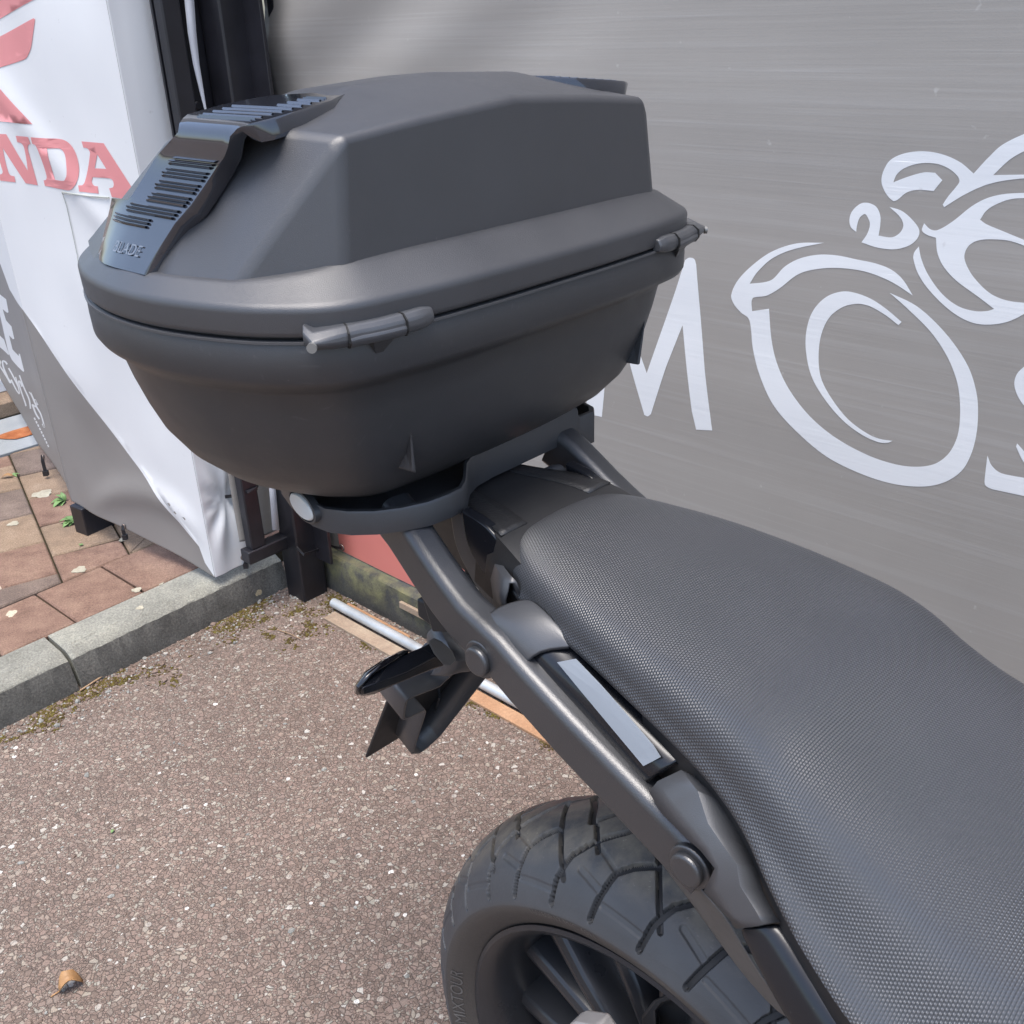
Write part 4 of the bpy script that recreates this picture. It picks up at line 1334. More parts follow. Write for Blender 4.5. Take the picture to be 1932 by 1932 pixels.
# sleeve cover between rail and seat, and the fairing with its silver strip
def skin(name, rows, mat, q=q5, solid=0.002, sub=1, sm=60, par=bike, both=True, db=0.0):
    """rows of (x, y, b) sightings, lofted"""
    for sg in ((-1, 1) if both else (-1,)):
        rs = []
        for r_ in rows:
            rr = []
            for x, y, b0 in r_:
                p = at_b(*(q(x, y) if q else (x, y)), b0 + db) - BO
                rr.append(bk(p.dot(HA), -sg * p.dot(HB), p.z))
            rs.append(rr)
        b = MB(); b.rings(rs, False)
        o = obj(name, b, mat, par, smooth=sm, solid=solid, sub=sub)
    return o
skin('grab_cover', [[(972, 1215, -.108), (985, 1170, -.112), (1060, 1105, -.103), (1180, 1065, -.092), (1260, 1060, -.086)],
                    [(1040, 1270, -.110), (1060, 1235, -.115), (1140, 1165, -.107), (1260, 1130, -.097), (1330, 1120, -.091)],
                    [(1130, 1350, -.112), (1150, 1320, -.117), (1230, 1250, -.110), (1350, 1205, -.100), (1420, 1210, -.095)],
                    [(1232, 1460, -.113), (1240, 1425, -.118), (1310, 1365, -.112), (1440, 1350, -.102), (1520, 1355, -.098)]], M['matt'], db=.003)
skin('seat_fairing', [[(1100, 1320, -.094), (1150, 1290, -.104), (1220, 1250, -.102), (1320, 1230, -.094), (1440, 1200, -.082)],
                      [(1215, 1440, -.098), (1265, 1410, -.108), (1340, 1385, -.106), (1440, 1375, -.098), (1560, 1350, -.084)],
                      [(1330, 1600, -.100), (1400, 1560, -.111), (1470, 1520, -.109), (1560, 1480, -.101), (1680, 1450, -.087)],
                      [(1500, 1790, -.102), (1570, 1745, -.113), (1640, 1690, -.112), (1730, 1640, -.104), (1840, 1600, -.090)],
                      [(1690, 2000, -.104), (1770, 1950, -.116), (1850, 1890, -.115), (1930, 1830, -.107), (2040, 1790, -.094)],
                      [(1840, 2150, -.106), (1920, 2110, -.118), (1990, 2060, -.118), (2090, 2000, -.110), (2200, 1960, -.097)]], M['gloss'], db=-.001)
skin('silver_strip', [[(1408, 1420, -.1075), (1460, 1410, -.106), (1510, 1400, -.1045)],
                      [(1540, 1580, -.1105), (1600, 1560, -.109), (1650, 1545, -.1075)],
                      [(1690, 1760, -.1135), (1750, 1735, -.112), (1800, 1715, -.1105)],
                      [(1845, 1945, -.1165), (1900, 1915, -.115), (1950, 1890, -.1135)],
                      [(1895, 2005, -.1175), (1945, 1980, -.116), (1990, 1955, -.1145)]], M['strip'], solid=0.0008, db=-.0012, sub=0, sm=0)
q7 = crop(1200, 1992, 1000)
skin('side_cover', [[(1350, 620, -.126), (1400, 560, -.122), (1530, 500, -.116), (1640, 560, -.110)],
                    [(1420, 740, -.130), (1500, 690, -.127), (1620, 620, -.121), (1760, 680, -.113)],
                    [(1540, 860, -.133), (1610, 830, -.131), (1680, 800, -.127), (1850, 830, -.117)],
                    [(1640, 950, -.135), (1690, 930, -.134), (1760, 920, -.131), (1900, 950, -.121)],
                    [(1722, 1050, -.137), (1745, 1040, -.136), (1840, 1030, -.134), (1950, 1060, -.125)],
                    [(1660, 1178, -.140), (1740, 1150, -.140), (1860, 1150, -.138), (1985, 1180, -.130)],
                    [(1800, 1330, -.142), (1850, 1330, -.142), (1960, 1310, -.141), (2050, 1310, -.134)],
                    [(1840, 1390, -.143), (1900, 1385, -.143), (1990, 1370, -.142), (2085, 1355, -.135)]], M['matt'], q7, sub=0, sm=22)
skin('lower_side_cover', [[(1840, 1380, -.140), (1920, 1385, -.140), (2000, 1370, -.139), (2100, 1345, -.130)],
                          [(1900, 1490, -.143), (1990, 1500, -.143), (2080, 1490, -.142), (2180, 1470, -.134)],
                          [(1990, 1680, -.148), (2090, 1680, -.148), (2180, 1670, -.147), (2280, 1660, -.140)],
                          [(2120, 1900, -.153), (2220, 1900, -.153), (2310, 1900, -.152), (2420, 1890, -.146)],
                          [(2250, 2120, -.158), (2350, 2120, -.158), (2450, 2110, -.157), (2560, 2080, -.152)]], M['gloss'], q7)
skin('inner_guard', [[(1330, 880, -.112), (1450, 960, -.118), (1560, 1060, -.122)],
                     [(1420, 1040, -.112), (1530, 1110, -.118), (1650, 1180, -.124)],
                     [(1530, 1180, -.112), (1660, 1230, -.118), (1790, 1330, -.126)],
                     [(1640, 1330, -.112), (1760, 1380, -.118), (1840, 1420, -.126)],
                     [(1760, 1500, -.112), (1860, 1530, -.118), (1925, 1570, -.126)],
                     [(1900, 1690, -.112), (1980, 1720, -.118), (2050, 1760, -.126)],
                     [(2100, 1900, -.112), (2190, 1930, -.118), (2240, 1970, -.126)]], M['matt_brown'], q7, both=False)
b = MB(); b.box(bk(.30, 0, .68), HA, HB, UP, .12, .075, .07); obj('battery_box', b, M['dull'], bike, smooth=30, bevel=0.01)
b = MB(); b.box(bk(.02, 0, .79), HA, HB, UP, .09, .045, .02); obj('rear_subframe', b, M['dull'], bike, smooth=30, bevel=0.006)
b = MB(); b.box(bk(.42, 0, .52), HA, HB, UP, .16, .12, .2); obj('engine', b, M['dull'], bike, smooth=30, bevel=0.02)

# plate hanger, number plate and indicators ---------------------------------
HD = (HA * -.45 - UP * .89).normalized()   # down along the hanger
HN = HB.cross(HD).normalized()             # its face
if HN.dot(HA) > 0: HN = -HN                # HN points to the rear
HP = bk(-.262, 0, .735)
q6 = crop(1000, 1700, 600)
def hp(x, y, off=0.0):
    return on_plane(*q6(x, y), HP + HN * off, HN)
hang = group_part('plate_hanger', bike)
def hang_strip(name, pts, d, mat=M['dull'], th=0.003, closed=False):
    b = MB()
    lo = [hp(x, y) for x, y in smooth_loop(pts, closed, 5)]
    b.rings([lo, [p + HN * d for p in lo]], closed)
    return obj(name, b, mat, hang, smooth=30, solid=th)
hang_strip('bracket_lip', [(1190, 712, 1), (1150, 760, 1), (1000, 905, 1), (915, 985, 1), (760, 1045, 1), (640, 1095), (602, 1130), (572, 1285, 1), (600, 1290, 1), (765, 1215), (778, 1235), (700, 1480, 1), (662, 1612, 1), (735, 1606, 1), (800, 1560), (920, 1450, 1), (1365, 880, 1), (1335, 845, 1)], 0.042, M['matt'])
b = MB()
lo = [hp(x, y, 0.040) for x, y in smooth_loop([(1180, 715, 1), (1000, 905, 1), (915, 985, 1), (640, 1095, 1), (602, 1130, 1), (575, 1285, 1), (770, 1215, 1), (700, 1480, 1), (665, 1610, 1), (735, 1604, 1), (920, 1450, 1), (1360, 880, 1)], True, 3)]
b.prism(lo, HN * 0.003)
obj('hanger_back', b, M['dull'], hang, smooth=0)
b = MB()
b.tube([hp(905, 1000, 0.03), hp(915, 1090, 0.02), hp(880, 1200, 0.02), hp(835, 1330, 0.03), hp(795, 1400, 0.035)], 0.0014, 6)
obj('lamp_wire', b, M['matt'], hang)
# cowl that carries the indicator
skin('indicator_cowl', [[(795, 490, -.040), (835, 440, -.042), (890, 395, -.040), (980, 420, -.030), (1060, 440, -.010)],
                        [(795, 560, -.052), (860, 500, -.055), (940, 480, -.052), (1060, 540, -.040), (1150, 580, -.015)],
                        [(800, 700, -.056), (900, 650, -.060), (1000, 600, -.058), (1120, 660, -.046), (1240, 690, -.020)],
                        [(900, 830, -.056), (980, 790, -.060), (1080, 740, -.058), (1180, 712, -.048), (1300, 780, -.020)],
                        [(780, 890, -.058), (900, 880, -.060), (990, 905, -.056), (1100, 850, -.046), (1250, 850, -.02)]], M['matt'], q6, solid=0.003, sub=1, par=hang, both=False)
# indicator: faceted stalk lamp pointing out to the right
ind = group_part('indicator', bike)
def ip(x, y, a):
    return at_a(*q6(x, y), a + .028)
b = MB()
b.rings([[ip(790, 600, -.268), ip(860, 560, -.262), ip(985, 690, -.258), ip(955, 790, -.262), ip(868, 815, -.268), ip(800, 720, -.275)],
         [ip(640, 660, -.268), ip(735, 625, -.262), ip(875, 715, -.256), ip(870, 812, -.262), ip(700, 880, -.268), ip(640, 760, -.276)],
         [ip(560, 700, -.268), ip(625, 665, -.262), ip(600, 860, -.256), ip(560, 940, -.260), ip(500, 960, -.268), ip(500, 800, -.278)],
         [ip(330, 820, -.268), ip(440, 760, -.264), ip(320, 960, -.256), ip(340, 1020, -.258), ip(300, 1060, -.268), ip(280, 920, -.278)],
         [ip(185, 900, -.268), ip(245, 905, -.265), ip(185, 1000, -.258), ip(200, 1060, -.260), ip(180, 1078, -.268), ip(150, 980, -.276)],
         [ip(130, 985, -.268), ip(140, 990, -.266), ip(160, 1010, -.262), ip(165, 1062, -.263), ip(140, 1050, -.268), ip(130, 1020, -.272)]], True, True, True)
obj('indicator_body', b, M['gloss'], ind, smooth=25, bevel=0.0012)
b = MB()
b.rings([[ip(545, 668, -.270), ip(575, 655, -.264), ip(625, 662, -.262)], [ip(390, 745, -.270), ip(420, 735, -.262), ip(470, 752, -.259)], [ip(215, 865, -.270), ip(245, 865, -.262), ip(280, 870, -.259)], [ip(128, 985, -.270), ip(150, 985, -.262), ip(165, 1000, -.259)], [ip(128, 1030, -.272), ip(140, 1050, -.264), ip(160, 1060, -.262)]], False)
obj('indicator_lens', b, M['lens_clear'] if 'lens_clear' in M else M['gloss'], ind, smooth=40, solid=0.003)
b = MB()
b.rings([[ip(800 + x * 1.0, 560 + y * 1.0, -.255 + dz) for x, y in ((0, 0), (60, -38), (140, 0), (240, 90), (280, 180), (220, 235), (150, 225), (60, 120))] for dz in (0, )] +
        [[ip(830 + x * .85, 572 + y * .85, -.262) for x, y in ((0, 0), (60, -30), (130, 6), (215, 90), (240, 165), (190, 205), (130, 195), (55, 110))]], True, True, True)
obj('indicator_base', b, M['rubber_grey'] if 'rubber_grey' in M else M['matt'], ind, smooth=40, bevel=0.0015)
# the far indicator, same shape on the other side
for ch in list(ind.children):
    pass
# number plate (its edge and inner side show)
b = MB()
p1, p2 = at_b(*q6(440, 1112), -.058), at_b(*q6(228, 1660), -.058)
dn = (p2 - p1)
dn_ = dn.normalized()
nrm = HB.cross(dn_).normalized()
top = p1 - dn_ * 0.03
b.hexa([top, top + HB * .115, p2 + HB * .115, p2, top + nrm * .0032, top + HB * .115 + nrm * .0032, p2 + HB * .115 + nrm * .0032, p2 + nrm * .0032])
obj('number_plate', b, M['dull'], bike, smooth=0, bevel=0.001)
# rear reflector block beside the tail
side_panel('tail_lamp', [(612, 1060, 1), (660, 1085), (760, 1200, 1), (760, 1260, 1), (690, 1215), (618, 1160, 1)], -.03, .06, M['dull'], both=False)

# luggage tray --------------------------------------------------------------
tray = group_part('luggage_tray', bike)
front = [(-.345, -.140, .901, .923), (-.318, -.149, .901, .923), (-.297, -.1535, .900, .922), (-.278, -.155, .899, .921), (-.260, -.153, .899, .919), (-.243, -.144, .899, .919), (-.229, -.130, .899, .9185), (-.2165, -.114, .900, .9195), (-.208, -.094, .900, .920), (-.2065, -.074, .900, .920),
         (-.2075, -.060, .900, .920), (-.211, -.052, .9005, .923), (-.224, -.038, .901, .930), (-.232, -.022, .901, .9315), (-.2355, .000, .901, .9315), (-.2375, .05, .901, .9315), (-.2395, .097, .901, .931), (-.2398, .110, .901, .931), (-.2396, .1125, .894, .930), (-.2395, .1135, .891, .923), (-.2385, .116, .8905, .921), (-.238, .134, .8905, .921), (-.246, .143, .892, .921), (-.275, .150, .900, .922), (-.345, .150, .901, .923)]
b = MB()
b.rings([[bk(a, q, z0) for a, q, z0, z1 in front], [bk(a, q, z1 - .002) for a, q, z0, z1 in front], [bk(a - .0012, q, z1) for a, q, z0, z1 in front], [bk(a - .005, q * .985, z1) for a, q, z0, z1 in front], [bk(a - .005, q * .985, z0 + .004) for a, q, z0, z1 in front]], False)
obj('tray_wall', b, M['plate'], tray, smooth=35)
b = MB()
fl = [bk(a - .003, q * .99, .9022) for a, q, z0, z1 in front] + [bk(-.43, .15, .9022), bk(-.45, .1, .9022), bk(-.45, -.1, .9022), bk(-.43, -.14, .9022)]
b.prism(fl, UP * .003)
obj('tray_floor', b, M['plate'], tray, smooth=0)
b = MB()
c = bk(-.290, -.1555, .9125); d = (-HB * .99 + HA * -.14).normalized(); e = d.cross(UP).normalized()
b.rings([[c + (e * math.cos(q) * .020 + UP * math.sin(q) * .0095) * r_ + d * k for q in [2 * PI * i / 28 for i in range(28)]] for r_, k in ((1, -.004), (1, .0005), (.93, .0015))], True, False, True)
obj('badge', b, M['silver'], tray, smooth=40)
b = MB()
b.rings([[c + (e * math.cos(q) * .0235 + UP * math.sin(q) * .0122) * r_ + d * k for q in [2 * PI * i / 28 for i in range(28)]] for r_, k in ((1, -.006), (1, .0), (.90, .0005))], True, False, False)
obj('badge_rim', b, M['plate'], tray, smooth=40)
for a_, q_ in ((-.275, .07), (-.285, -.02)):
    b = MB(); b.tube([bk(a_, q_, .905), bk(a_, q_, .890)], .008, 16); obj('clamp_bolt', b, M['dull'], tray, smooth=40, bevel=.001)
b = MB(); b.box(bk(-.33, 0, .894), HA, HB, UP, .05, .118, .006); obj('clamp_bar', b, M['dull'], tray, smooth=30, bevel=.002)

# ------------------------------------------------------------------ luggage box
box = empty('top_box', bx(-.05, 0, .915))
tag(box, 'black motorcycle top box with smoked reflectors, mounted on the tray behind the seat', 'top box')
HALF = [(.1365, 0), (.136, .07), (.132, .135), (.121, .190), (.088, .221), (.050, .238), (.007, .249), (-.035, .2515), (-.075, .247), (-.115, .236), (-.160, .214), (-.205, .175), (-.232, .115), (-.242, 0)]
PLAN = smooth_loop(HALF + [(u, -v) for u, v in HALF[-2:0:-1]], True, 8)
UC = -.05
def ring(du, dv, z, zf=None):
    out = []
    for u, v in PLAN:
        k = math.hypot((u - UC) / .19, v / .25)
        ku, kv = 1 - du / .187, 1 - dv / .25
        zz = z if zf is None else zf(u, v)
        out.append(bx(UC + (u - UC) * ku, v * kv, zz))
    return out
def ledge_z(u, v):
    return 1.1175 - .0085 * min(1, max(0, (abs(v) - .17) / .06))
# lid: rim band, sloping shoulder, then the faceted dome
b = MB()
b.rings([ring(.012, .010, 1.079), ring(.0015, .0015, 1.0785), ring(0, 0, 1.0800), ring(-.0002, -.0002, 1.0825), ring(-.0005, -.0005, 1.0935), ring(-.0005, -.0005, 1.0957), ring(.0012, .0008, 1.0985), ring(.0040, .0018, 0, lambda u, v: 1.0985 + (ledge_z(u, v) - 1.0997) * .105), ring(.0245, .0092, 0, lambda u, v: 1.0985 + (ledge_z(u, v) - 1.0997) * .87), ring(.028, .0105, 0, lambda u, v: ledge_z(u, v) - .0012), ring(.0315, .0125, 0, ledge_z), ring(.06, .05, 0, ledge_z)], True, False, True)
lid = obj('lid', b, M['box'], box, smooth=62)
bs = [(.1045, 0, 1.117), (.104, .09, 1.117), (.102, .168, 1.1165), (.055, .219, 1.111), (.004, .2385, 1.1075), (-.10, .233, 1.110), (-.17, .200, 1.113), (-.212, .10, 1.117), (-.218, 0, 1.117)]
tp_ = [(.0985, 0, 1.2015), (.0985, .09, 1.1955), (.0985, .157, 1.1895), (.048, .169, 1.1925), (-.03, .174, 1.1895), (-.085, .168, 1.180), (-.135, .140, 1.170), (-.165, .07, 1.173), (-.170, 0, 1.176)]
cr_p = [(.02, 0, 1.2165), (-.04, 0, 1.2130), (-.13, 0, 1.198), (.02, .085, 1.2125), (-.04, .085, 1.2085), (-.115, .085, 1.192)]
def full(h_):
    n_ = len(h_)
    return list(h_) + [(u, -v, z) for u, v, z in h_[n_ - 2:0:-1]]
B_, T_ = full(bs), full(tp_)
nb = len(B_)
vs = [bx(u, v, z - .006) for u, v, z in B_] + [bx(u, v, z) for u, v, z in T_] + [bx(u, v, z) for u, v, z in cr_p] + [bx(u, -v, z) for u, v, z in cr_p[3:]]
fs = []
for i in range(nb):
    j = (i + 1) % nb
    if i in (2, nb - 3):
        pass
    if i == 2:
        fs += [(i, j, nb + i), (j, nb + j, nb + i)]
    elif i == nb - 3:
        fs += [(i, j, nb + j), (i, nb + j, nb + i)]
    else:
        fs.append((i, j, nb + j, nb + i))
t0 = nb; c0_i = 2 * nb
c = lambda k: c0_i + k                     # 0,1,2 centre; 3,4,5 left; 6,7,8 right
T = lambda k: t0 + (k % nb)
fs += [(T(0), T(1), c(3), c(0)), (T(1), T(2), T(3), c(3)), (T(3), T(4), c(4), c(3)), (T(4), T(5), c(5), c(4)), (T(5), T(6), c(5)), (T(6), T(7), c(5)), (T(7), T(8), c(2), c(5)), (c(0), c(3), c(4), c(1)), (c(1), c(4), c(5), c(2)),
       (T(0), c(0), c(6), T(-1)), (T(-1), c(6), T(-3), T(-2)), (T(-3), c(6), c(7), T(-4)), (T(-4), c(7), c(8), T(-5)), (T(-5), c(8), T(-6)), (T(-6), c(8), T(-7)), (T(-7), c(8), c(2), T(8)), (c(0), c(1), c(7), c(6)), (c(1), c(2), c(8), c(7))]
b = MB(); b.add(vs, fs)
dome = obj('lid_dome', b, M['box'], lid, smooth=170, bevel=.0055, seg=4, bang=8)
md = dome.modifiers.new('norm', 'WEIGHTED_NORMAL'); md.keep_sharp = False; md.weight = 80
# base shell
b = MB()
b.rings([ring(.010, .008, 1.0765), ring(.0015, .0015, 1.0765), ring(.0005, .0005, 1.0748), ring(.0002, .0002, 1.062), ring(.0005, .0005, 1.050), ring(.003, .003, 1.0455), ring(.017, .0125, 1.038), ring(.0205, .0155, 1.0335), ring(.024, .020, 1.015), ring(.029, .027, .993), ring(.035, .035, .973), ring(.044, .047, .955), ring(.058, .065, .938), ring(.074, .086, .926), ring(.092, .112, .918), ring(.115, .15, .915), ring(.14, .2, .914)], True, False, True)
shell = obj('base_shell', b, M['box_low'], box, smooth=60)
b = MB(); b.rings([ring(.006, .005, 1.0745), ring(.006, .005, 1.0800)], True); obj('seam_gasket', b, M['gap'], box, smooth=60)
b = MB()
b.rings([ring(.0008, .0008, 1.0765), ring(-.0006, -.0006, 1.0762), ring(-.0006, -.0006, 1.0748), ring(.0008, .0008, 1.0745)], True); obj('seam_lip', b, M['matt'], box, smooth=60)
# hinges on the front seam, near and far corner
def plan_at(v0, sgn):
    best = min(range(len(PLAN)), key=lambda i: abs(PLAN[i][1] - v0 * sgn) + (10 if PLAN[i][0] < -.05 else 0))
    return best
for sg in (-1, 1):
    i0, i1 = plan_at(.128, sg), plan_at(.206, sg)
    idx = [i0 + (i1 - i0) * k / 12 for k in range(13)] if abs(i1 - i0) < len(PLAN) / 2 else [(i0 + ((i1 - i0 + len(PLAN)) % len(PLAN) - (len(PLAN) if ((i1 - i0) % len(PLAN)) > len(PLAN) / 2 else 0)) * k / 12) % len(PLAN) for k in range(13)]
    path = []
    for f in idx:
        a0 = int(math.floor(f)) % len(PLAN); a1 = (a0 + 1) % len(PLAN); t = f - math.floor(f)
        u = PLAN[a0][0] + (PLAN[a1][0] - PLAN[a0][0]) * t; v = PLAN[a0][1] + (PLAN[a1][1] - PLAN[a0][1]) * t
        path.append((u, v))
    def sect(k, i):
        (u, v) = path[i]
        (ua, va), (ub, vb) = path[max(i - 1, 0)], path[min(i + 1, 12)]
        tx, ty = ub - ua, vb - va; l_ = math.hypot(tx, ty)
        nx_, ny_ = -ty / l_, tx / l_
        if nx_ * (u - UC) + ny_ * v < 0: nx_, ny_ = -nx_, -ny_
        o_, lo_, hi_ = k
        return [bx(u + nx_ * q, v + ny_ * q, 1.0785 + z) for q, z in ((-.003, lo_), (o_ * .75, lo_), (o_, lo_ + .004), (o_ * .95, hi_ - .004), (o_ * .55, hi_), (-.003, hi_))]
    pr = [(.0055, -.003, .007), (.0080, -.0045, .0085), (.0088, -.0048, .0082), (.0088, -.0048, .0080), (.0088, -.0048, .0080), (.0088, -.0048, .0078), (.0088, -.0048, .0078), (.0088, -.0048, .0078), (.0088, -.0048, .0078), (.012, -.006, .0098), (.0118, -.006, .0095), (.011, -.0055, .009), (.0078, -.004, .007)]
    pr[-1], pr[-2], pr[-3], pr[-4], pr[-5] = (.0080, -.003, .0100), (.0190, -.0035, .0068), (.0165, -.0040, .0074), (.0135, -.0045, .0078), (.0110, -.0048, .0080)
    b = MB(); b.rings([sect(pr[i], i) for i in range(13)], True, True, True)
    hg = obj('hinge', b, M['matt'], box, smooth=35, bevel=.0012)
    b = MB(); b.rings([sect((pr[i][0] + .0010, -.0056, .0045), i) for i in range(3, 9)], True, True, True)
    obj('hinge_pin', b, M['matt'], hg, smooth=40, bevel=.0014)
    b = MB(); q0 = sect(pr[4], 4)[1]; q1 = sect(pr[6], 6)[1]; q2_ = (q0 + q1) / 2 - UP * .015 - XU * .010
    b.add([q0, q1, q2_, q0 - XU * .012, q1 - XU * .012], [(0, 1, 2), (0, 2, 3), (1, 4, 2), (3, 2, 4)])
    obj('hinge_gusset', b, M['box_low'], hg, smooth=0)
    for gi in (3, 8):
        b = MB(); s0_, s1_ = sect((pr[gi][0] + .0015, -.0058, pr[gi][2] + .0004), gi), sect((pr[gi][0] + .0015, -.0058, pr[gi][2] + .0004), gi + 1)
        b.rings([s0_, [p + (q - p) * .13 for p, q in zip(s0_, s1_)]], True, True, True)
        obj('hinge_gap', b, M['gap'], hg, smooth=0)
    e2 = sect(pr[11], 11)
    b = MB(); cc = (e2[2] + e2[3]) / 2 - UP * .002
    out_ = (cc - bx(UC, 0, cc.z)).normalized()
    b.tube([cc - out_ * .001, cc + out_ * .0012], .0032, 12); obj('screw', b, M['screw'], hg, smooth=40)
# two slim fins on the front of the base
for (xt, yt), (xb, yb), (xr, yr) in (((771, 788), (763, 892), (787, 888)), ((1216, 598), (1191, 690), (1206, 684))):
    P0 = XO + XU * .100
    pt = [on_plane(x, y, P0, XU) for x, y in ((xt, yt), (xb, yb), (xr, yr))]
    b = MB()
    b.add([pt[0] - XU * .020, pt[1] - XU * .030, pt[2] - XU * .030, pt[0] + XU * .002, pt[1] + XU * .004 + XV * .005, pt[2] + XU * .004 - XV * .004], [(0, 1, 2), (3, 5, 4), (0, 3, 4, 1), (1, 4, 5, 2), (2, 5, 3, 0)])
    obj('fin', b, M['box_low'], shell, smooth=0, bevel=.0012)
# smoked reflectors over both ends
#  profile stations from the tip on top, out over the crest, down the end: (v, z, u_front, u_rear)
LENS = [(.098, 1.2080, .033, -.004), (.110, 1.2070, .040, -.030), (.120, 1.2060, .047, -.037), (.150, 1.2030, .055, -.040), (.180, 1.2000, .060, -.032), (.190, 1.1985, .057, -.022), (.1965, 1.1960, .051, -.016), (.2000, 1.1915, .047, -.013), (.2000, 1.1850, .043, -.026), (.1985, 1.1785, .035, -.041), (.1990, 1.1725, .026, -.051), (.2045, 1.1610, .017, -.060), (.2125, 1.1500, .011, -.065), (.2150, 1.1475, .0092, -.067), (.2160, 1.1460, .0088, -.094), (.2205, 1.1390, .002, -.097), (.2320, 1.1200, -.0095, -.099), (.2395, 1.1105, -.0118, -.095), (.2410, 1.1082, -.0122, -.093)]
def t_z(z):
    for i in range(8, len(LENS) - 1):
        if LENS[i][1] >= z >= LENS[i + 1][1]:
            return i + (LENS[i][1] - z) / max(1e-9, LENS[i][1] - LENS[i + 1][1])
    return 12.0
def lens_pt(t, f, sg, off=0.0):
    """t along the stations 0..15, f across 0 front .. 1 rear"""
    i = min(int(t), len(LENS) - 2); q = t - i
    w = [LENS[i][k] + (LENS[i + 1][k] - LENS[i][k]) * q for k in range(4)]
    i0, i1 = LENS[max(i, 0)], LENS[min(i + 1, len(LENS) - 1)]
    tv, tz = i1[0] - i0[0], i1[1] - i0[1]
    l_ = math.hypot(tv, tz)
    nv, nz = -tz / l_, tv / l_
    if nv * .5 + nz < 0 and tz > 0: nv, nz = -nv, -nz
    bow = -.010 * (2 * f - 1) ** 2 * min(1, max(0, (t - 13) / 3)) if f > .5 else 0
    return bx(w[2] + (w[3] - w[2]) * f, sg * (w[0] + nv * off + bow), w[1] + nz * off)
for sg in (-1, 1):
    b = MB()
    rs = []
    for i in range(len(LENS)):
        edge0, edge1 = [], []
        row = [lens_pt(i, 0, sg, -.012), lens_pt(i, 0, sg, -.0015)] + [lens_pt(i, f, sg) for f in (.015, .12, .3, .5, .7, .88, .985)] + [lens_pt(i, 1, sg, -.0015), lens_pt(i, 1, sg, -.012)]
        rs.append(row)
    b.rings(rs, False)
    ln = obj('reflector', b, M['lens'], box, smooth=45)
    b = MB()
    # ribs in steps down the face
    zc = 1.1755
    for blk in range(6):
        for k in range(3):
            fa, fb = (.07, .70 - .012 * blk + .03 * (k % 2)) if blk < 5 else (.30, .80)
            ff = [fa + (fb - fa) * s_ / 6 for s_ in range(7)]
            ts = [t_z(zc + d) for d in (.0009, .0006, 0, -.0006, -.0009)]
            b = MB()
            b.rings([[lens_pt(t, f, sg, o) for f in ff] for t, o in zip(ts, (-.0006, .0012, .0018, .0012, -.0006))], False)
            obj('rib', b, M['lens'], ln, smooth=60)
            zc -= .0021
        zc -= .0012
    for k in range(11):
        t = 1.5 + k * .3
        b = MB()
        ff = [.12 + (.7 if k > 4 else .28) * s_ / 5 for s_ in range(6)]
        b.rings([[lens_pt(t - .06, f, sg, -.0004) for f in ff], [lens_pt(t, f, sg, .0009) for f in ff], [lens_pt(t + .06, f, sg, -.0004) for f in ff]], False)
        obj('rib', b, M['lens'], ln, smooth=60)
    # raised lettering at the foot
    cu = bpy.data.curves.new('lettering', 'FONT'); cu.body = 'BLADE'; cu.size = 1.0
    to = bpy.data.objects.new('lettering', cu); COL.objects.link(to)
    me0 = bpy.data.meshes.new_from_object(to); bpy.data.objects.remove(to)
    wmax = max(v.co.x for v in me0.vertices)
    b = MB()
    b.add([lens_pt(t_z(1.1165 + v.co.y * .0095), (.60 - v.co.x / wmax * .40) if sg < 0 else (.20 + v.co.x / wmax * .40), sg, .0009) for v in me0.vertices], [list(p.vertices) for p in me0.polygons])
    bpy.data.meshes.remove(me0)
    obj('raised_lettering', b, M['lens_letter'], ln, smooth=0)
M_END = 1
# ------------------------------------------------------------------ small growth and litter
rs_ = random.Random(21)
def leaf_mesh(b, base, d, side, up, ln, wd, curl=0.25, fold=0.2, lobes=0):
    rows = []
    for i in range(8):
        t = i / 7
        w = wd * math.sin(PI * min(1, t * .9 + .08)) ** .8 * (1 + (0.22 * math.sin(t * lobes * PI) if lobes else 0))
        p = base + d * (ln * t) + up * (ln * (curl * math.sin(PI * t) - .25 * t * t))
        rows.append([p - side * w + up * (w * fold), p - side * (w * .5) + up * (w * fold * .3), p, p + side * (w * .5) + up * (w * fold * .3), p + side * w + up * (w * fold)])
    b.rings(rows, False)
def weed(px, z, leaves, lab, mat=None):
    p = on_z(px[0], px[1], z)
    leaves = [(a, t, l * .72, w * .72, b) for a, t, l, w, b in leaves]
    root = empty('weed', p)
    tag(root, lab, 'weed', 'weeds in the pavement joints')
    for az_, tilt, ln, wd, lob in leaves:
        a = R(az_)
        d = Vector((math.sin(a) * math.cos(R(tilt)), math.cos(a) * math.cos(R(tilt)), math.sin(R(tilt))))
        side = d.cross(UP).normalized()
        up = side.cross(d).normalized()
        b = MB(); leaf_mesh(b, p, d, side, up, ln, wd, .18, .25, lob)
        obj('leaf', b, mat or M['leaf_green'], root, smooth=180, solid=.0004)
weed((123, 946), .088, [(-80, 50, .042, .010, 0), (-110, 15, .050, .014, 0), (-150, 10, .055, .014, 0), (-40, 60, .04, .009, 0), (-170, -2, .045, .012, 0)], 'green weed growing against the edge of the taupe banner')
weed((140, 985), .088, [(-115, 12, .040, .016, 6), (-95, 20, .052, .014, 5), (-140, 8, .045, .015, 6), (-70, 35, .04, .012, 5), (-165, 10, .03, .011, 4)], 'bright green lobed weed beside the black fence foot')
weed((27, 898), .087, [(60, 25, .022, .007, 0), (-20, 40, .018, .006, 0), (130, 20, .022, .005, 0)], 'small weed with withered leaves far left on the pavers')
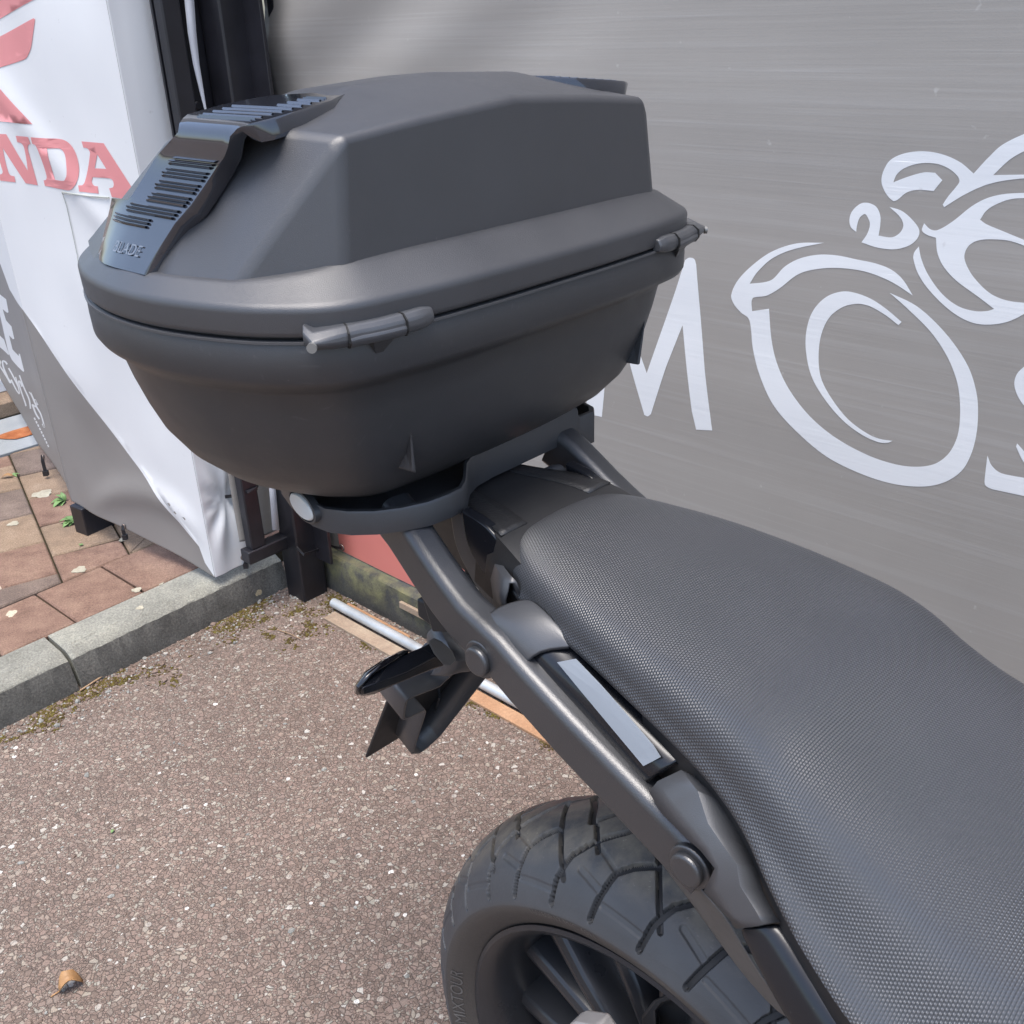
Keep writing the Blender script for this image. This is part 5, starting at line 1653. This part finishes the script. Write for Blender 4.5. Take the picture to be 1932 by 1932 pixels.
weed((153, 1030), .087, [(20, 45, .012, .003, 0), (90, 40, .011, .003, 0), (-60, 40, .012, .003, 0), (180, 50, .01, .003, 0)], 'tiny weed in a paver joint below the fence foot')
p = on_z(27, 900, .088)
b = MB(); leaf_mesh(b, p + Vector((-.002, -.002, .004)), Vector((-.95, -.1, .12)).normalized(), Vector((.1, -1, 0)).normalized(), UP, .035, .008, .15, .3)
tag(obj('withered_leaf', b, M['leaf_dry'], smooth=180, solid=.0005), 'pale withered leaf lying beside the small weed on the pavers', 'leaf')
p = on_z(128, 1862, .004)
b = MB()
d = Vector((.85, .55, .05)).normalized(); sd = Vector((.5, -.85, 0)).normalized()
leaf_mesh(b, p - d * .012, d, sd, UP, .034, .0125, .42, .9, 3)
b.tube([p - d * .012, p - d * .020 - UP * .001, p - d * .024 - UP * .002], .0009, 5)
tag(obj('fallen_leaf', b, M['leaf_dry'], smooth=180, solid=.0006), 'curled dry brown leaf alone on the asphalt at the lower left', 'leaf')
p = on_z(210, 1571, .003)
b = MB(); leaf_mesh(b, p, Vector((.3, .9, .3)).normalized(), Vector((.9, -.3, 0)).normalized(), UP, .008, .0028, .1, .2)
tag(obj('leaf_scrap', b, M['leaf_green'], smooth=180, solid=.0004), 'tiny green leaf scrap on the open asphalt', 'leaf')
def twig(pts, z, r, lab):
    P = [on_z(x, y, z) for x, y in pts]
    b = MB(); b.tube(P, [r * (1 - .5 * i / len(P)) for i in range(len(P))], 6)
    tag(obj('twig', b, M['twig'], smooth=60), lab, 'twig')
twig([(523, 1188), (545, 1195), (568, 1206)], .004, .0012, 'thin straight twig on the asphalt in front of the post')
twig([(151, 1303), (185, 1281), (215, 1262), (232, 1245)], .006, .0021, 'bent brown twig lying along the foot of the kerb')
twig([(270, 1223), (292, 1208), (300, 1196)], .005, .0018, 'short forked twig by the moss at the kerb foot')
# lichen spots on the pavers and kerb
M['lichen'] = stone('pale_lichen', (.27, .25, .19), (.38, .35, .27), (.47, .44, .35), 60, 500)
for x, y, r, z in ((46, 838, .020, .0872), (80, 932, .026, .0872), (6, 832, .018, .0872), (25, 988, .014, .0870), (232, 1018, .010, .0870), (258, 1113, .011, .0868), (303, 1100, .008, .0868), (264, 1147, .0085, .0855), (150, 1075, .016, .0872)):
    c_ = on_z(x, y, z)
    b = MB()
    ph = rs_.uniform(0, 6)
    lo_ = [c_ + Vector((math.cos(q), math.sin(q), 0)) * (r * (1 + .16 * math.sin(3 * q + ph) + .1 * math.sin(7 * q))) for q in [2 * PI * k / 22 for k in range(22)]]
    b.prism(lo_, UP * .0007)
    obj('lichen_patch', b, M['lichen'], pave, smooth=0)

# moss and loose grit along the kerb foot and round the post
ICO_V = [Vector(v).normalized() for v in ((0, .53, .85), (0, -.53, .85), (0, .53, -.85), (0, -.53, -.85), (.53, .85, 0), (-.53, .85, 0), (.53, -.85, 0), (-.53, -.85, 0), (.85, 0, .53), (-.85, 0, .53), (.85, 0, -.53), (-.85, 0, -.53))]
ICO_F = [(0, 1, 8), (0, 9, 1), (0, 5, 9), (0, 4, 5), (0, 8, 4), (1, 7, 6), (1, 6, 8), (1, 9, 7), (2, 4, 10), (2, 5, 4), (2, 11, 5), (2, 10, 3), (2, 3, 11), (3, 6, 7), (3, 10, 6), (3, 7, 11), (4, 8, 10), (5, 11, 9), (6, 10, 8), (7, 9, 11)]
def blob(b, p, rx, rz, r):
    a = r.uniform(0, 6.28); ca, sa = math.cos(a), math.sin(a)
    sx, sy = rx * r.uniform(.6, 1.3), rx * r.uniform(.6, 1.3)
    o = len(b.v)
    for v in ICO_V:
        k = r.uniform(.75, 1.2)
        x, y = v.x * sx * k, v.y * sy * k
        b.v.append(Vector((p.x + x * ca - y * sa, p.y + x * sa + y * ca, p.z + v.z * rz * k)))
    b.f += [[i + o for i in f] for f in ICO_F]
def kf(px, py):
    p = on_z(px, py, 0)
    return p
moss, grit = MB(), MB()
def mi(b, k, n0):
    for i in range(n0, len(b.f)):
        b.m[i] = k
def moss_at(p, q):
    n0 = len(moss.f)
    blob(moss, p + UP * (q * .12), q * 1.25, q * .8, rs_)
    mi(moss, rs_.choice((0, 0, 1, 1, 2)), n0)
for _ in range(15000):
    s = rs_.uniform(-.05, 1.26); nn = abs(rs_.gauss(0, .034)) + .001
    f = noise.noise(Vector((s * 8, nn * 14, 2.2))) + .55 * noise.noise(Vector((s * 24, nn * 36, 9))) + .3 * noise.noise(Vector((s * 70, nn * 90, 4)))
    lim = .06 + (.10 if s < .55 else -.05) + nn * 3.2
    if f > lim and s < 1.25:
        moss_at(kp(s, KB + nn, 0), rs_.uniform(.0009, .0029))
for cx, cy, rr in ((588, 1180, .045), (640, 1140, .04), (560, 1150, .035), (490, 1170, .022), (322, 1286, .02), (430, 1206, .02), (640, 1128, .03), (840, 1262, .035), (700, 1215, .02), (945, 1345, .025), (895, 1322, .018), (1040, 1400, .02), (515, 1195, .02), (545, 1218, .02)):
    c_ = on_z(cx, cy, 0)
    for _ in range(int(13000 * rr)):
        x, y = rs_.gauss(0, rr * .55), rs_.gauss(0, rr * .55)
        if noise.noise(Vector((c_.x + x, c_.y + y, 0)) * 30) + .5 * noise.noise(Vector((c_.x + x, c_.y + y, 3)) * 90) > .05:
            moss_at(c_ + Vector((x, y, 0)), rs_.uniform(.0009, .0027))
def grit_at(p, q, h=.6):
    n0 = len(grit.f)
    blob(grit, p, q, q * h, rs_)
    mi(grit, rs_.choice((0, 0, 0, 1, 1, 1, 1, 2, 2, 2, 0, 1, 1, 3)), n0)
for _ in range(3600):
    s = rs_.uniform(-.3, 1.3); nn = abs(rs_.gauss(0, .045))
    q = rs_.uniform(.0010, .0034) if rs_.random() < .96 else rs_.uniform(.004, .0075)
    grit_at(kp(s, KB + nn, q * .3), q)
for _ in range(1600):
    t = rs_.uniform(-1.75, -1.0); n_ = rs_.gauss(.04, .05)
    if -.046 < n_ < .034: continue
    q = rs_.uniform(.0012, .0036)
    grit_at(tp(t, n_, q * .3), q)
for _ in range(1500):
    x, y = rs_.uniform(-1.1, .5), rs_.uniform(.25, 2.0)
    p = Vector((x, y, 0))
    if p.dot(KN) < KB + .02: continue
    q = rs_.uniform(.0016, .0040) if rs_.random() < .9 else rs_.uniform(.004, .0062)
    grit_at(p + UP * q * .12, q, .5)
M['moss_b'] = stone('moss_brown', (0.040, 0.026, 0.012), (0.075, 0.050, 0.022), (0.12, 0.085, 0.035), 60, 500, rough=0.95)
M['moss_c'] = stone('moss_olive', (0.060, 0.050, 0.014), (0.115, 0.095, 0.026), (0.17, 0.15, 0.045), 60, 500, rough=0.95)
M['grit_b'] = stone('brown_grit', (0.10, 0.075, 0.060), (0.19, 0.14, 0.115), (0.26, 0.20, 0.165), 45, 400)
M['grit_c'] = stone('grey_grit', (0.15, 0.15, 0.14), (0.26, 0.26, 0.24), (0.36, 0.36, 0.33), 45, 400)
M['grit_d'] = stone('pale_grit', (0.30, 0.28, 0.24), (0.40, 0.38, 0.34), (0.50, 0.48, 0.44), 45, 400)
mo = obj('moss', moss, [M['moss_b'], M['moss'], M['moss_c']], smooth=180, kind='stuff', recalc=False)
mo['label'], mo['category'] = 'olive brown moss along the kerb foot and post', 'moss'
gr = obj('grit', grit, [M['grit_b'], M['grit_b'], M['grit_c'], M['grit_d']], smooth=0, kind='stuff', recalc=False)
gr['label'], gr['category'] = 'loose pale grit scattered over the asphalt', 'grit'
